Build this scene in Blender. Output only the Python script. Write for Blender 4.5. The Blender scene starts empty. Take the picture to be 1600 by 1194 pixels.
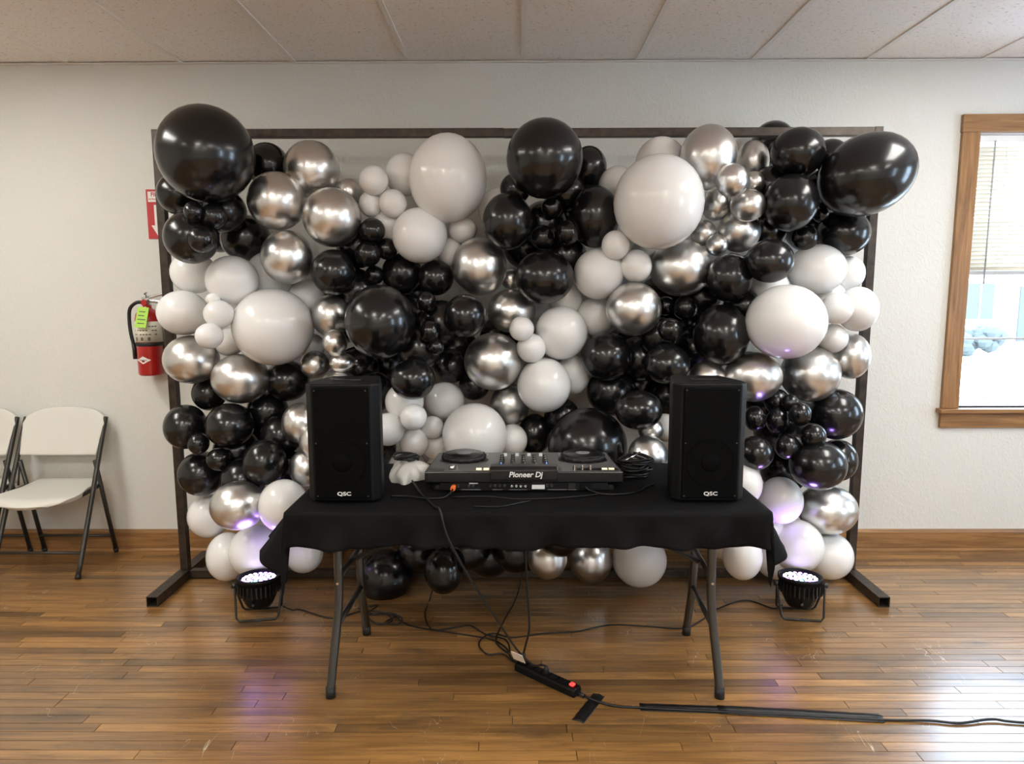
import bpy, bmesh, math, random
import numpy as np
from mathutils import Vector, Matrix

random.seed(7)
SC = bpy.context.scene
C = SC.collection

# ------------------------------------------------------------------ camera
F, PITCH, YAW, ROLL, CAM_H, CAM_D = 1076.82, .1287, .0066, -.0025, 1.4866, 3.868
_fw = np.array([-math.sin(YAW)*math.cos(PITCH), math.cos(YAW)*math.cos(PITCH), -math.sin(PITCH)])
_rt = np.array([math.cos(YAW), math.sin(YAW), 0.]); _up = np.cross(_rt, _fw)
_rt, _up = math.cos(ROLL)*_rt+math.sin(ROLL)*_up, -math.sin(ROLL)*_rt+math.cos(ROLL)*_up
CAM = np.array([0, -CAM_D, CAM_H])
cam_data = bpy.data.cameras.new('camera'); cam = bpy.data.objects.new('camera', cam_data); C.objects.link(cam)
cam_data.sensor_fit = 'HORIZONTAL'; cam_data.sensor_width = 36; cam_data.lens = F/1600*36
cam_data.clip_start = .02; cam_data.clip_end = 300
cam.matrix_world = Matrix(((_rt[0], _up[0], -_fw[0], CAM[0]), (_rt[1], _up[1], -_fw[1], CAM[1]), (_rt[2], _up[2], -_fw[2], CAM[2]), (0, 0, 0, 1)))
SC.camera = cam
def ray(px, py): return _fw + _rt*(px-800)/F - _up*(py-597)/F
def aty(px, py, y): d = ray(px, py); return CAM + d*(y+CAM_D)/d[1]
def atz(px, py, z): d = ray(px, py); return CAM + d*(z-CAM_H)/d[2]
def proj(P):
    d = np.array(P)-CAM; z = d@_fw
    return 800+F*(d@_rt)/z, 597-F*(d@_up)/z, F/z

# ------------------------------------------------------------------ world, exposure
W = bpy.data.worlds.new('overcast_sky'); SC.world = W; W.use_nodes = True
bg = W.node_tree.nodes['Background']; bg.inputs[0].default_value = (.60, .79, 1.0, 1); bg.inputs[1].default_value = 13.0
LAMP_WARM = 16.5            # ceiling troffer emission
LAMP_COL = (1.0, .985, .925)
PAR_POWER = 11.0
vs = SC.view_settings
vs.view_transform = 'Standard'; vs.look = 'None'; vs.exposure = 0.32; vs.gamma = 1.0; vs.use_curve_mapping = False
SC.cycles.use_denoising = True
SC.cycles.max_bounces = 10; SC.cycles.diffuse_bounces = 5; SC.cycles.glossy_bounces = 5
SC.cycles.sample_clamp_indirect = 6.0
SC.cycles.caustics_reflective = False; SC.cycles.caustics_refractive = False

# ------------------------------------------------------------------ materials
M = {}
def nodes(name):
    m = bpy.data.materials.new(name); m.use_nodes = True
    nt = m.node_tree; b = nt.nodes['Principled BSDF']
    return m, nt, b
def mat(name, col, rough=.5, metal=0, coat=0, spec=.5, emit=None, es=1, noise=0, nscale=20, bump=0, bscale=200, sheen=0):
    m, nt, b = nodes(name)
    b.inputs['Base Color'].default_value = (*col, 1); b.inputs['Roughness'].default_value = rough
    b.inputs['Metallic'].default_value = metal; b.inputs['Coat Weight'].default_value = coat
    b.inputs['Specular IOR Level'].default_value = spec; b.inputs['Sheen Weight'].default_value = sheen
    if emit: b.inputs['Emission Color'].default_value = (*emit, 1); b.inputs['Emission Strength'].default_value = es
    if noise or bump:
        g = nt.nodes.new('ShaderNodeTexCoord')
    if noise:
        n = nt.nodes.new('ShaderNodeTexNoise'); n.inputs['Scale'].default_value = nscale; n.inputs['Detail'].default_value = 5
        nt.links.new(g.outputs['Object'], n.inputs['Vector'])
        r = nt.nodes.new('ShaderNodeValToRGB')
        r.color_ramp.elements[0].color = (*[c*(1-noise) for c in col], 1); r.color_ramp.elements[1].color = (*[min(1, c*(1+noise)) for c in col], 1)
        r.color_ramp.elements[0].position = .3; r.color_ramp.elements[1].position = .7
        nt.links.new(n.outputs['Fac'], r.inputs[0]); nt.links.new(r.outputs[0], b.inputs['Base Color'])
    if bump:
        n = nt.nodes.new('ShaderNodeTexNoise'); n.inputs['Scale'].default_value = bscale; n.inputs['Detail'].default_value = 4
        nt.links.new(g.outputs['Object'], n.inputs['Vector'])
        bp = nt.nodes.new('ShaderNodeBump'); bp.inputs['Strength'].default_value = bump; bp.inputs['Distance'].default_value = .004
        nt.links.new(n.outputs['Fac'], bp.inputs['Height']); nt.links.new(bp.outputs[0], b.inputs['Normal'])
    M[name] = m
    return m
mat('latex_black', (.006, .006, .0065), .23, coat=.15, spec=.5)
mat('latex_white', (.82, .82, .81), .22, coat=.1, spec=.5)
mat('chrome', (.76, .75, .735), .31, metal=1)
mat('frame_steel', (.050, .038, .030), .40, metal=.55, noise=.35, nscale=30)
mat('leg_grey', (.10, .10, .095), .30, metal=.9)
mat('leg_dark', (.03, .03, .03), .4, metal=.4)
mat('black_plastic', (.003, .0034, .0038), .42, spec=.18, bump=.15, bscale=600)
mat('black_smooth', (.006, .006, .007), .28)
mat('grille', (.0015, .0017, .0018), .6, spec=.06, bump=.4, bscale=900)
mat('rubber', (.006, .006, .006), .6)
mat('cable_black', (.005, .005, .005), .4, spec=.4)
mat('cloth_black', (.0032, .0032, .0036), .8, spec=.15, bump=.1, bscale=500)
mat('white_poly', (.63, .615, .56), .5, bump=.05, bscale=300)
mat('chair_tube', (.05, .047, .042), .38, metal=.5)
mat('deck_grey', (.13, .13, .13), .45)
mat('deck_black', (.006, .006, .007), .3)
mat('silver_metal', (.75, .75, .75), .25, metal=1)
mat('print_white', (.75, .75, .75), .5)
mat('print_grey', (.22, .22, .23), .5)
mat('led_amber', (.9, .7, .4), .4, emit=(1, .72, .38), es=1.4)
mat('led_blue', (.1, .2, .6), .4, emit=(.15, .35, 1), es=.8)
mat('plug_orange', (.85, .18, .04), .45)
mat('red_paint', (.42, .014, .012), .28, coat=.4)
mat('red_sign', (.5, .02, .025), .45)
mat('sign_white', (.8, .78, .74), .5)
mat('tag_green', (.42, .72, .08), .6)
mat('label_cream', (.72, .68, .56), .5, noise=.05)
mat('label_dark', (.1, .09, .07), .6)
mat('brass', (.5, .35, .12), .35, metal=1)
mat('vinyl_white', (.85, .85, .86), .4)
mat('sash_grey', (.42, .42, .41), .45)

mat('switch_red', (.7, .02, .02), .3, emit=(1, .05, .04), es=1.6)
mat('tape_black', (.006, .006, .006), .4, spec=.4, bump=.2, bscale=120)
mat('bag_white', (.62, .61, .58), .5, bump=.3, bscale=60)
mat('grid_white', (.80, .775, .74), .45)
mat('subfloor', (.03, .017, .008), .9)
mat('outside_ground', (.72, .72, .72), .9)
mat('outside_wall', (.62, .64, .66), .8)
mat('outside_roof', (.08, .085, .09), .9)
mat('outside_glass', (.058, .066, .074), .3)
mat('outside_hedge', (.075, .085, .08), .9)
mat('lamp_diffuser', (.9, .9, .88), .5, emit=LAMP_COL, es=LAMP_WARM)

def glass():
    m, nt, b = nodes('window_glass')
    out = nt.nodes['Material Output']; nt.nodes.remove(b)
    tr = nt.nodes.new('ShaderNodeBsdfTransparent'); gl = nt.nodes.new('ShaderNodeBsdfGlossy'); gl.inputs['Roughness'].default_value = .02
    mx = nt.nodes.new('ShaderNodeMixShader'); lw = nt.nodes.new('ShaderNodeLayerWeight'); pw = nt.nodes.new('ShaderNodeMath'); pw.operation = 'POWER'; pw.inputs[1].default_value = 5
    nt.links.new(lw.outputs['Facing'], pw.inputs[0]); fr = nt.nodes.new('ShaderNodeMath'); fr.operation = 'MULTIPLY_ADD'; fr.inputs[1].default_value = .9; fr.inputs[2].default_value = .04; nt.links.new(pw.outputs[0], fr.inputs[0])
    nt.links.new(fr.outputs[0], mx.inputs[0]); nt.links.new(tr.outputs[0], mx.inputs[1]); nt.links.new(gl.outputs[0], mx.inputs[2]); nt.links.new(mx.outputs[0], out.inputs[0])
    M['glass'] = m
glass()
def blind_mat():
    m, nt, b = nodes('blind'); out = nt.nodes['Material Output']
    b.inputs['Base Color'].default_value = (.86, .82, .74, 1); b.inputs['Roughness'].default_value = .5
    tr = nt.nodes.new('ShaderNodeBsdfTranslucent'); tr.inputs[0].default_value = (.88, .80, .66, 1)
    mx = nt.nodes.new('ShaderNodeMixShader'); mx.inputs[0].default_value = .35
    nt.links.new(b.outputs[0], mx.inputs[1]); nt.links.new(tr.outputs[0], mx.inputs[2]); nt.links.new(mx.outputs[0], out.inputs[0]); M['blind'] = m
blind_mat()

def wall_mat():
    m, nt, b = nodes('painted_plaster')
    b.inputs['Base Color'].default_value = (.695, .69, .65, 1); b.inputs['Roughness'].default_value = .6
    g = nt.nodes.new('ShaderNodeNewGeometry')
    mp = nt.nodes.new('ShaderNodeMapping'); mp.inputs['Scale'].default_value = (1.5, 1.5, 1.0)
    nt.links.new(g.outputs['Position'], mp.inputs[0])
    w = nt.nodes.new('ShaderNodeTexNoise'); w.inputs['Scale'].default_value = 26; w.inputs['Detail'].default_value = 5; w.inputs['Distortion'].default_value = 1.6
    nt.links.new(mp.outputs[0], w.inputs['Vector'])
    r = nt.nodes.new('ShaderNodeValToRGB'); r.color_ramp.elements[0].position = .46; r.color_ramp.elements[1].position = .62
    nt.links.new(w.outputs['Fac'], r.inputs[0])
    n2 = nt.nodes.new('ShaderNodeTexNoise'); n2.inputs['Scale'].default_value = 1.6; nt.links.new(g.outputs['Position'], n2.inputs['Vector'])
    mu = nt.nodes.new('ShaderNodeMath'); mu.operation = 'MULTIPLY'; nt.links.new(r.outputs[0], mu.inputs[0]); nt.links.new(n2.outputs['Fac'], mu.inputs[1])
    bp = nt.nodes.new('ShaderNodeBump'); bp.inputs['Strength'].default_value = .38; bp.inputs['Distance'].default_value = .004
    nt.links.new(mu.outputs[0], bp.inputs['Height']); nt.links.new(bp.outputs[0], b.inputs['Normal'])
    M['wall'] = m
wall_mat()

def tile_mat():
    m, nt, b = nodes('acoustic_tile'); b.inputs['Roughness'].default_value = .9
    g = nt.nodes.new('ShaderNodeNewGeometry')
    n = nt.nodes.new('ShaderNodeTexNoise'); n.inputs['Scale'].default_value = 85; n.inputs['Detail'].default_value = 6; n.inputs['Roughness'].default_value = .75
    mp = nt.nodes.new('ShaderNodeMapping'); mp.inputs['Scale'].default_value = (.8, 1.0, 1)
    nt.links.new(g.outputs['Position'], mp.inputs[0]); nt.links.new(mp.outputs[0], n.inputs['Vector'])
    r = nt.nodes.new('ShaderNodeValToRGB')
    r.color_ramp.elements[0].position = .33; r.color_ramp.elements[0].color = (.42, .38, .34, 1)
    r.color_ramp.elements[1].position = .43; r.color_ramp.elements[1].color = (.90, .855, .81, 1)
    nt.links.new(n.outputs['Fac'], r.inputs[0]); nt.links.new(r.outputs[0], b.inputs['Base Color'])
    bp = nt.nodes.new('ShaderNodeBump'); bp.inputs['Strength'].default_value = .5; bp.inputs['Distance'].default_value = .003
    nt.links.new(n.outputs['Fac'], bp.inputs['Height']); nt.links.new(bp.outputs[0], b.inputs['Normal'])
    M['tile'] = m
tile_mat()

def wood_mat(name, c0, c1, rough, axis, attr=False, wear=False, spec=.5):
    # grain runs along `axis` (0 x, 1 y, 2 z)
    m, nt, b = nodes(name); L = nt.links
    g = nt.nodes.new('ShaderNodeNewGeometry')
    vec = g.outputs['Position']
    if attr:
        a = nt.nodes.new('ShaderNodeAttribute'); a.attribute_name = 'tone'
        sc = nt.nodes.new('ShaderNodeVectorMath'); sc.operation = 'SCALE'; sc.inputs['Scale'].default_value = 37
        cx = nt.nodes.new('ShaderNodeCombineXYZ'); L.new(a.outputs['Fac'], cx.inputs[0]); L.new(a.outputs['Fac'], cx.inputs[1]); L.new(a.outputs['Fac'], cx.inputs[2])
        L.new(cx.outputs[0], sc.inputs[0])
        ad = nt.nodes.new('ShaderNodeVectorMath'); L.new(vec, ad.inputs[0]); L.new(sc.outputs[0], ad.inputs[1]); vec = ad.outputs[0]
    mp = nt.nodes.new('ShaderNodeMapping'); s = [38., 38., 38.]; s[axis] = 2.6; mp.inputs['Scale'].default_value = s
    L.new(vec, mp.inputs[0])
    n = nt.nodes.new('ShaderNodeTexNoise'); n.inputs['Scale'].default_value = 1.0; n.inputs['Detail'].default_value = 7; n.inputs['Roughness'].default_value = .62; n.inputs['Distortion'].default_value = .7
    L.new(mp.outputs[0], n.inputs['Vector'])
    r = nt.nodes.new('ShaderNodeValToRGB'); r.color_ramp.elements[0].position = .28; r.color_ramp.elements[1].position = .70
    r.color_ramp.elements[0].color = (*c0, 1); r.color_ramp.elements[1].color = (*c1, 1); L.new(n.outputs['Fac'], r.inputs[0])
    col = r.outputs[0]
    if attr:
        mr = nt.nodes.new('ShaderNodeMapRange'); mr.inputs['To Min'].default_value = .50; mr.inputs['To Max'].default_value = 1.36
        L.new(a.outputs['Fac'], mr.inputs[0])
        mx = nt.nodes.new('ShaderNodeMix'); mx.data_type = 'RGBA'; mx.blend_type = 'MULTIPLY'; mx.inputs[0].default_value = 1
        L.new(col, mx.inputs[6]); L.new(mr.outputs[0], mx.inputs[7]); col = mx.outputs[2]
    rough_out = None
    if wear:
        def layer(colin, scale_vec, thr0, thr1, tint, amount, det=6, dist=0.0, off=0):
            mpp = nt.nodes.new('ShaderNodeMapping'); mpp.inputs['Scale'].default_value = scale_vec; mpp.inputs['Location'].default_value = (off, off*.7, 0)
            L.new(g.outputs['Position'], mpp.inputs[0])
            nn = nt.nodes.new('ShaderNodeTexNoise'); nn.inputs['Scale'].default_value = 1; nn.inputs['Detail'].default_value = det; nn.inputs['Distortion'].default_value = dist; nn.inputs['Roughness'].default_value = .65
            L.new(mpp.outputs[0], nn.inputs['Vector'])
            rr = nt.nodes.new('ShaderNodeMapRange'); rr.inputs['From Min'].default_value = thr0; rr.inputs['From Max'].default_value = thr1; rr.inputs['To Max'].default_value = amount
            L.new(nn.outputs['Fac'], rr.inputs[0])
            mm = nt.nodes.new('ShaderNodeMix'); mm.data_type = 'RGBA'; L.new(rr.outputs[0], mm.inputs[0]); L.new(colin, mm.inputs[6]); mm.inputs[7].default_value = (*tint, 1)
            return mm.outputs[2], rr.outputs[0]
        col, _ = layer(col, (2.2, 6.5, 1), .54, .70, (.045, .030, .018), .72, off=3.1)      # dark worn stains
        col, _ = layer(col, (9, 30, 1), .60, .72, (.05, .034, .02), .5, off=1.0)
        # thin pale scratches in scattered patches
        nl = nt.nodes.new('ShaderNodeTexNoise'); nl.inputs['Scale'].default_value = 4.5; nl.inputs['Detail'].default_value = 2.5; nl.inputs['Distortion'].default_value = .6
        ml = nt.nodes.new('ShaderNodeMapping'); ml.inputs['Scale'].default_value = (2.2, .8, 1); ml.inputs['Rotation'].default_value = (0, 0, .35)
        L.new(g.outputs['Position'], ml.inputs[0]); L.new(ml.outputs[0], nl.inputs['Vector'])
        sb = nt.nodes.new('ShaderNodeMath'); sb.operation = 'SUBTRACT'; L.new(nl.outputs['Fac'], sb.inputs[0]); sb.inputs[1].default_value = .52
        ab = nt.nodes.new('ShaderNodeMath'); ab.operation = 'ABSOLUTE'; L.new(sb.outputs[0], ab.inputs[0])
        ln = nt.nodes.new('ShaderNodeMapRange'); ln.inputs['From Min'].default_value = .0035; ln.inputs['From Max'].default_value = .001; ln.inputs['To Max'].default_value = .75; L.new(ab.outputs[0], ln.inputs[0])
        nm = nt.nodes.new('ShaderNodeTexNoise'); nm.inputs['Scale'].default_value = 3.2; nm.inputs['Detail'].default_value = 6; nm.inputs['Roughness'].default_value = .7; L.new(g.outputs['Position'], nm.inputs['Vector'])
        mk = nt.nodes.new('ShaderNodeMapRange'); mk.inputs['From Min'].default_value = .53; mk.inputs['From Max'].default_value = .60; L.new(nm.outputs['Fac'], mk.inputs[0])
        ms = nt.nodes.new('ShaderNodeMath'); ms.operation = 'MULTIPLY'; L.new(ln.outputs[0], ms.inputs[0]); L.new(mk.outputs[0], ms.inputs[1])
        mm_ = nt.nodes.new('ShaderNodeMix'); mm_.data_type = 'RGBA'; L.new(ms.outputs[0], mm_.inputs[0]); L.new(col, mm_.inputs[6]); mm_.inputs[7].default_value = (.60, .50, .36, 1); col = mm_.outputs[2]
        b.inputs['Coat Weight'].default_value = 1.0; b.inputs['Coat Roughness'].default_value = .29; b.inputs['Coat IOR'].default_value = 1.55
        n3 = nt.nodes.new('ShaderNodeTexNoise'); n3.inputs['Scale'].default_value = 9; n3.inputs['Detail'].default_value = 5; L.new(g.outputs['Position'], n3.inputs['Vector'])
        mrr = nt.nodes.new('ShaderNodeMapRange'); mrr.inputs['To Min'].default_value = rough-.03; mrr.inputs['To Max'].default_value = rough+.04
        L.new(n3.outputs['Fac'], mrr.inputs[0]); L.new(mrr.outputs[0], b.inputs['Roughness'])
    else:
        b.inputs['Roughness'].default_value = rough
    b.inputs['Specular IOR Level'].default_value = spec
    L.new(col, b.inputs['Base Color'])
    bp = nt.nodes.new('ShaderNodeBump'); bp.inputs['Strength'].default_value = .12; bp.inputs['Distance'].default_value = .002
    L.new(n.outputs['Fac'], bp.inputs['Height']); L.new(bp.outputs[0], b.inputs['Normal'])
    M[name] = m
wood_mat('floor_wood', (.125, .056, .016), (.40, .205, .062), .25, 0, attr=True, wear=True)
wood_mat('trim_wood_x', (.15, .068, .022), (.40, .205, .075), .38, 0)
wood_mat('trim_wood_y', (.15, .068, .022), (.40, .205, .075), .38, 1)
wood_mat('trim_wood_z', (.15, .068, .022), (.40, .205, .075), .38, 2)

# ------------------------------------------------------------------ mesh helpers
class MB:
    def __init__(s): s.v = []; s.f = []; s.sm = []
    def add(s, vs_, fs, smooth=False):
        o = len(s.v); s.v += [tuple(map(float, p)) for p in vs_]
        s.f += [[i+o for i in f] for f in fs]; s.sm += [smooth]*len(fs); return s
    def box(s, x0, x1, y0, y1, z0, z1):
        vs_ = [(x, y, z) for z in (z0, z1) for y in (y0, y1) for x in (x0, x1)]
        return s.add(vs_, [[0, 2, 3, 1], [4, 5, 7, 6], [0, 1, 5, 4], [2, 6, 7, 3], [0, 4, 6, 2], [1, 3, 7, 5]])
    def prism(s, pts, axis, a, b, smooth=False):
        # pts: 2-D outline, extruded along axis from a to b
        n = len(pts)
        def mk(p, t):
            return {'x': (t, p[0], p[1]), 'y': (p[0], t, p[1]), 'z': (p[0], p[1], t)}[axis]
        vs_ = [mk(p, a) for p in pts]+[mk(p, b) for p in pts]
        fs = [list(range(n))[::-1], list(range(n, 2*n))]
        s.add(vs_, fs)
        o = len(s.v)-2*n
        for i in range(n):
            j = (i+1) % n; s.f.append([o+i, o+j, o+n+j, o+n+i]); s.sm.append(smooth)
        return s
    def tube(s, path, r, seg=10, closed=False, rfun=None, flat=None):
        P = [Vector(p) for p in path]; n = len(P); rings = []
        up = None
        for i in range(n):
            a = P[i-1] if (i > 0 or closed) else P[i]; b = P[(i+1) % n] if (i < n-1 or closed) else P[i]
            t = (b-a); t = t.normalized() if t.length > 1e-9 else Vector((0, 0, 1))
            if up is None: up = Vector((0, 0, 1)) if abs(t.z) < .9 else Vector((0, 1, 0))
            x = t.cross(up)
            if x.length < 1e-6: x = t.cross(Vector((1, 0, 0)))
            x.normalize(); y = x.cross(t).normalized(); up = y
            rr = rfun(i/(n-1)) if rfun else r
            fl = flat or (1, 1)
            rings.append([P[i]+x*math.cos(2*math.pi*k/seg)*rr*fl[0]+y*math.sin(2*math.pi*k/seg)*rr*fl[1] for k in range(seg)])
        vs_ = [p for q in rings for p in q]; fs = []
        for i in range(n if closed else n-1):
            for k in range(seg):
                k2 = (k+1) % seg; i2 = (i+1) % n
                fs.append([i*seg+k, i*seg+k2, i2*seg+k2, i2*seg+k])
        s.add(vs_, fs, True)
        if not closed:
            o = len(s.v)-n*seg
            s.f.append([o+k for k in range(seg)][::-1]); s.sm.append(False)
            s.f.append([o+(n-1)*seg+k for k in range(seg)]); s.sm.append(False)
        return s
    def cyl(s, p0, p1, r, seg=20): return s.tube([p0, p1], r, seg)
    def lathe(s, prof, seg=24, center=(0, 0, 0), axis='z', smooth=True):
        # prof: (r, h) list
        vs_ = []; n = len(prof)
        for r, h in prof:
            for k in range(seg):
                a = 2*math.pi*k/seg; c, d = r*math.cos(a), r*math.sin(a)
                p = {'z': (c, d, h), 'y': (c, h, d), 'x': (h, c, d)}[axis]
                vs_.append((p[0]+center[0], p[1]+center[1], p[2]+center[2]))
        fs = []
        for i in range(n-1):
            for k in range(seg):
                k2 = (k+1) % seg; fs.append([i*seg+k, i*seg+k2, (i+1)*seg+k2, (i+1)*seg+k])
        o = len(s.v); s.add(vs_, fs, smooth)
        for i in (0, n-1):
            if prof[i][0] > 1e-6:
                s.f.append([o+i*seg+k for k in range(seg)]); s.sm.append(False)
        return s
    def grid(s, fn, nu, nv, smooth=True):
        vs_ = [fn(i/nu, j/nv) for j in range(nv+1) for i in range(nu+1)]
        fs = [[j*(nu+1)+i, j*(nu+1)+i+1, (j+1)*(nu+1)+i+1, (j+1)*(nu+1)+i] for j in range(nv) for i in range(nu)]
        return s.add(vs_, fs, smooth)
    def mesh(s, name, m=None, off=None):
        me = bpy.data.meshes.new(name)
        v = s.v if off is None else [(p[0]-off[0], p[1]-off[1], p[2]-off[2]) for p in s.v]
        me.from_pydata(v, [], s.f)
        me.polygons.foreach_set('use_smooth', s.sm)
        bm = bmesh.new(); bm.from_mesh(me); bmesh.ops.recalc_face_normals(bm, faces=bm.faces); bm.to_mesh(me); bm.free()
        if m: me.materials.append(M[m] if isinstance(m, str) else m)
        me.update(); return me
    def build(s, name, m, parent=None, loc=None, bevel=0, world=False):
        # world=True: vertices are world coordinates of an unrotated thing
        off = None
        if world and parent is not None: off = base_of(parent)
        o = bpy.data.objects.new(name, s.mesh(name, m, off)); C.objects.link(o)
        if parent is not None: o.parent = parent
        if loc is not None: o.location = loc
        if bevel:
            b = o.modifiers.new('bevel', 'BEVEL'); b.width = bevel; b.segments = 2; b.limit_method = 'ANGLE'; b.angle_limit = .7
        return o
def base_of(o):
    p = Vector(o.location); q = o.parent
    while q is not None: p = p+Vector(q.location); q = q.parent
    return p
def tag(o, label=None, cat=None, group=None, kind=None):
    if label: o['label'] = label
    if cat: o['category'] = cat
    if group: o['group'] = group
    if kind: o['kind'] = kind
    return o
def thing(name, label, cat, loc=(0, 0, 0), rotz=0, group=None):
    o = bpy.data.objects.new(name, None); C.objects.link(o); o.empty_display_size = .05
    o.location = loc; o.rotation_euler = (0, 0, rotz); return tag(o, label, cat, group)
def struct(name, mb, m, label, cat=None, bevel=0):
    o = mb.build(name, m, bevel=bevel); return tag(o, label, cat or name.split('_')[0], kind='structure')
def inst(name, me, parent, loc, rot=(0, 0, 0)):
    o = bpy.data.objects.new(name, me); C.objects.link(o); o.parent = parent; o.location = loc; o.rotation_euler = rot; return o
def copy_tree(o, parent=None):
    c = o.copy(); C.objects.link(c); c.parent = parent
    for ch in list(o.children): copy_tree(ch, c)
    return c
def smooth_path(pts, n=8):
    P = [Vector(p) for p in pts]; out = []
    for i in range(len(P)-1):
        p0 = P[max(i-1, 0)]; p1 = P[i]; p2 = P[i+1]; p3 = P[min(i+2, len(P)-1)]
        for k in range(n):
            t = k/n
            out.append(.5*((2*p1)+(-p0+p2)*t+(2*p0-5*p1+4*p2-p3)*t*t+(-p0+3*p1-3*p2+p3)*t**3))
    out.append(P[-1]); return out
def text_mesh(txt, size, depth, name, m, parent, loc, rot, shear=0, stretch=1, spacing=1, bold=0):
    cu = bpy.data.curves.new(name, 'FONT'); cu.body = txt; cu.size = size; cu.extrude = depth; cu.shear = shear; cu.space_character = spacing
    cu.align_x = 'CENTER'; cu.align_y = 'CENTER'; cu.offset = bold; cu.resolution_u = 3
    to = bpy.data.objects.new(name+'_tmp', cu); C.objects.link(to)
    dg = bpy.context.evaluated_depsgraph_get(); me = bpy.data.meshes.new_from_object(to.evaluated_get(dg))
    bpy.data.objects.remove(to); bpy.data.curves.remove(cu)
    me.materials.clear(); me.materials.append(M[m])
    o = bpy.data.objects.new(name, me); C.objects.link(o); o.parent = parent; o.location = loc; o.rotation_euler = rot; o.scale = (stretch, 1, 1)
    return o

# ------------------------------------------------------------------ the room
XL, XR, YB, ZC = -4.6, 4.6, -6.8, 2.708
TILE = .6096; X0 = .0358
WX0, WX1, WZ0, WZ1 = 2.49, 3.27, .835, 2.335            # opening of the window in the back wall
def wall_with_holes(u0, u1, z0, z1, holes, mk):
    # boxes around rectangular holes; mk(mb, ua, ub, za, zb)
    mb = MB(); hs = sorted(holes); cur = u0
    for (a, b, c, d) in hs:
        mk(mb, cur, a, z0, z1); mk(mb, a, b, z0, c); mk(mb, a, b, d, z1); cur = b
    mk(mb, cur, u1, z0, z1); return mb
struct('wall_back', wall_with_holes(XL, XR, 0, ZC+.2, [(WX0, WX1, WZ0, WZ1)], lambda mb, a, b, c, d: mb.box(a, b, 0, .14, c, d)), 'wall', 'cream painted textured plaster wall behind the balloon backdrop', 'wall')
SIDE_WIN = [(-4.95, -4.05, WZ0, WZ1), (-1.85, -.95, WZ0, WZ1)]
struct('wall_right', wall_with_holes(YB, 0, 0, ZC+.2, SIDE_WIN, lambda mb, a, b, c, d: mb.box(XR, XR+.14, a, b, c, d)), 'wall', 'cream painted wall with two tall windows', 'wall')
struct('wall_left', MB().box(XL-.14, XL, YB, 0, 0, ZC+.2), 'wall', 'plain cream painted wall beyond the folding chairs', 'wall')
struct('wall_front', MB().box(XL-.14, XR+.14, YB-.14, YB, 0, ZC+.2), 'wall', 'plain cream painted wall facing the balloon backdrop', 'wall')

# floor: sub-floor plus oak strips
floor = struct('floor', MB().box(XL, XR, YB, 0, -.10, -.012), 'subfloor', 'worn honey brown strip oak floor with pale scuffs', 'floor')
PW = .047
def plank_geo(mb, x0, x1, y0, y1, z):
    c = .0003; d = .0012; b = -.013
    vs_ = [(x0, y0, b), (x1, y0, b), (x1, y1, b), (x0, y1, b), (x0, y0, z-d), (x1, y0, z-d), (x1, y1, z-d), (x0, y1, z-d),
           (x0+c, y0+c, z), (x1-c, y0+c, z), (x1-c, y1-c, z), (x0+c, y1-c, z)]
    fs = [[8, 9, 10, 11]]
    for i in range(4):
        j = (i+1) % 4; fs += [[4+i, 4+j, 8+j, 8+i], [i, j, 4+j, 4+i]]
    mb.add(vs_, fs)
planks = []
rr = random.Random(3)
nrow = int(-YB/PW)
for k in range(nrow):
    y1 = -.0-k*PW; y0 = y1-PW; x = XL-rr.random()*1.2
    while x < XR:
        L_ = rr.choice([.45, .6, .8, .95, 1.2, 1.5])*rr.uniform(.85, 1.15)
        a, b = max(x, XL), min(x+L_, XR); x += L_
        if b-a < .05: continue
        tone = min(1, max(0, rr.gauss(.5, .24)))
        planks.append((a, b, y0, y1, tone, rr.uniform(-.0004, .0)))
def plank_seen(p):
    a, b, y0, y1 = p[:4]
    if y1 < -1.90: return 0
    u0 = proj((a, (y0+y1)/2, 0))[0]; u1 = proj((b, (y0+y1)/2, 0))[0]
    u0, u1 = max(u0, 0), min(u1, 1600)
    return max(0, u1-u0)*(proj((0, y0, 0))[1]-proj((0, y1, 0))[1])
planks.sort(key=plank_seen, reverse=True)
def tone_attr(me, tones):
    at = me.attributes.new('tone', 'FLOAT', 'POINT'); at.data.foreach_set('value', tones)
GAP = .0011
for a, b, y0, y1, tone, z in planks[:300]:
    cx, cy = (a+b)/2, (y0+y1)/2
    mb = MB(); plank_geo(mb, a-cx+GAP, b-cx-GAP, y0-cy+GAP, y1-cy-GAP, z)
    o = mb.build('plank', 'floor_wood', floor, loc=(cx, cy, 0)); tone_attr(o.data, [tone]*12)
mb = MB(); tones = []
for a, b, y0, y1, tone, z in planks[300:]:
    plank_geo(mb, a+GAP, b-GAP, y0+GAP, y1-GAP, z); tones += [tone]*12
o = mb.build('planks_beyond', 'floor_wood', floor); tone_attr(o.data, tones); o['kind'] = 'stuff'

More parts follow.
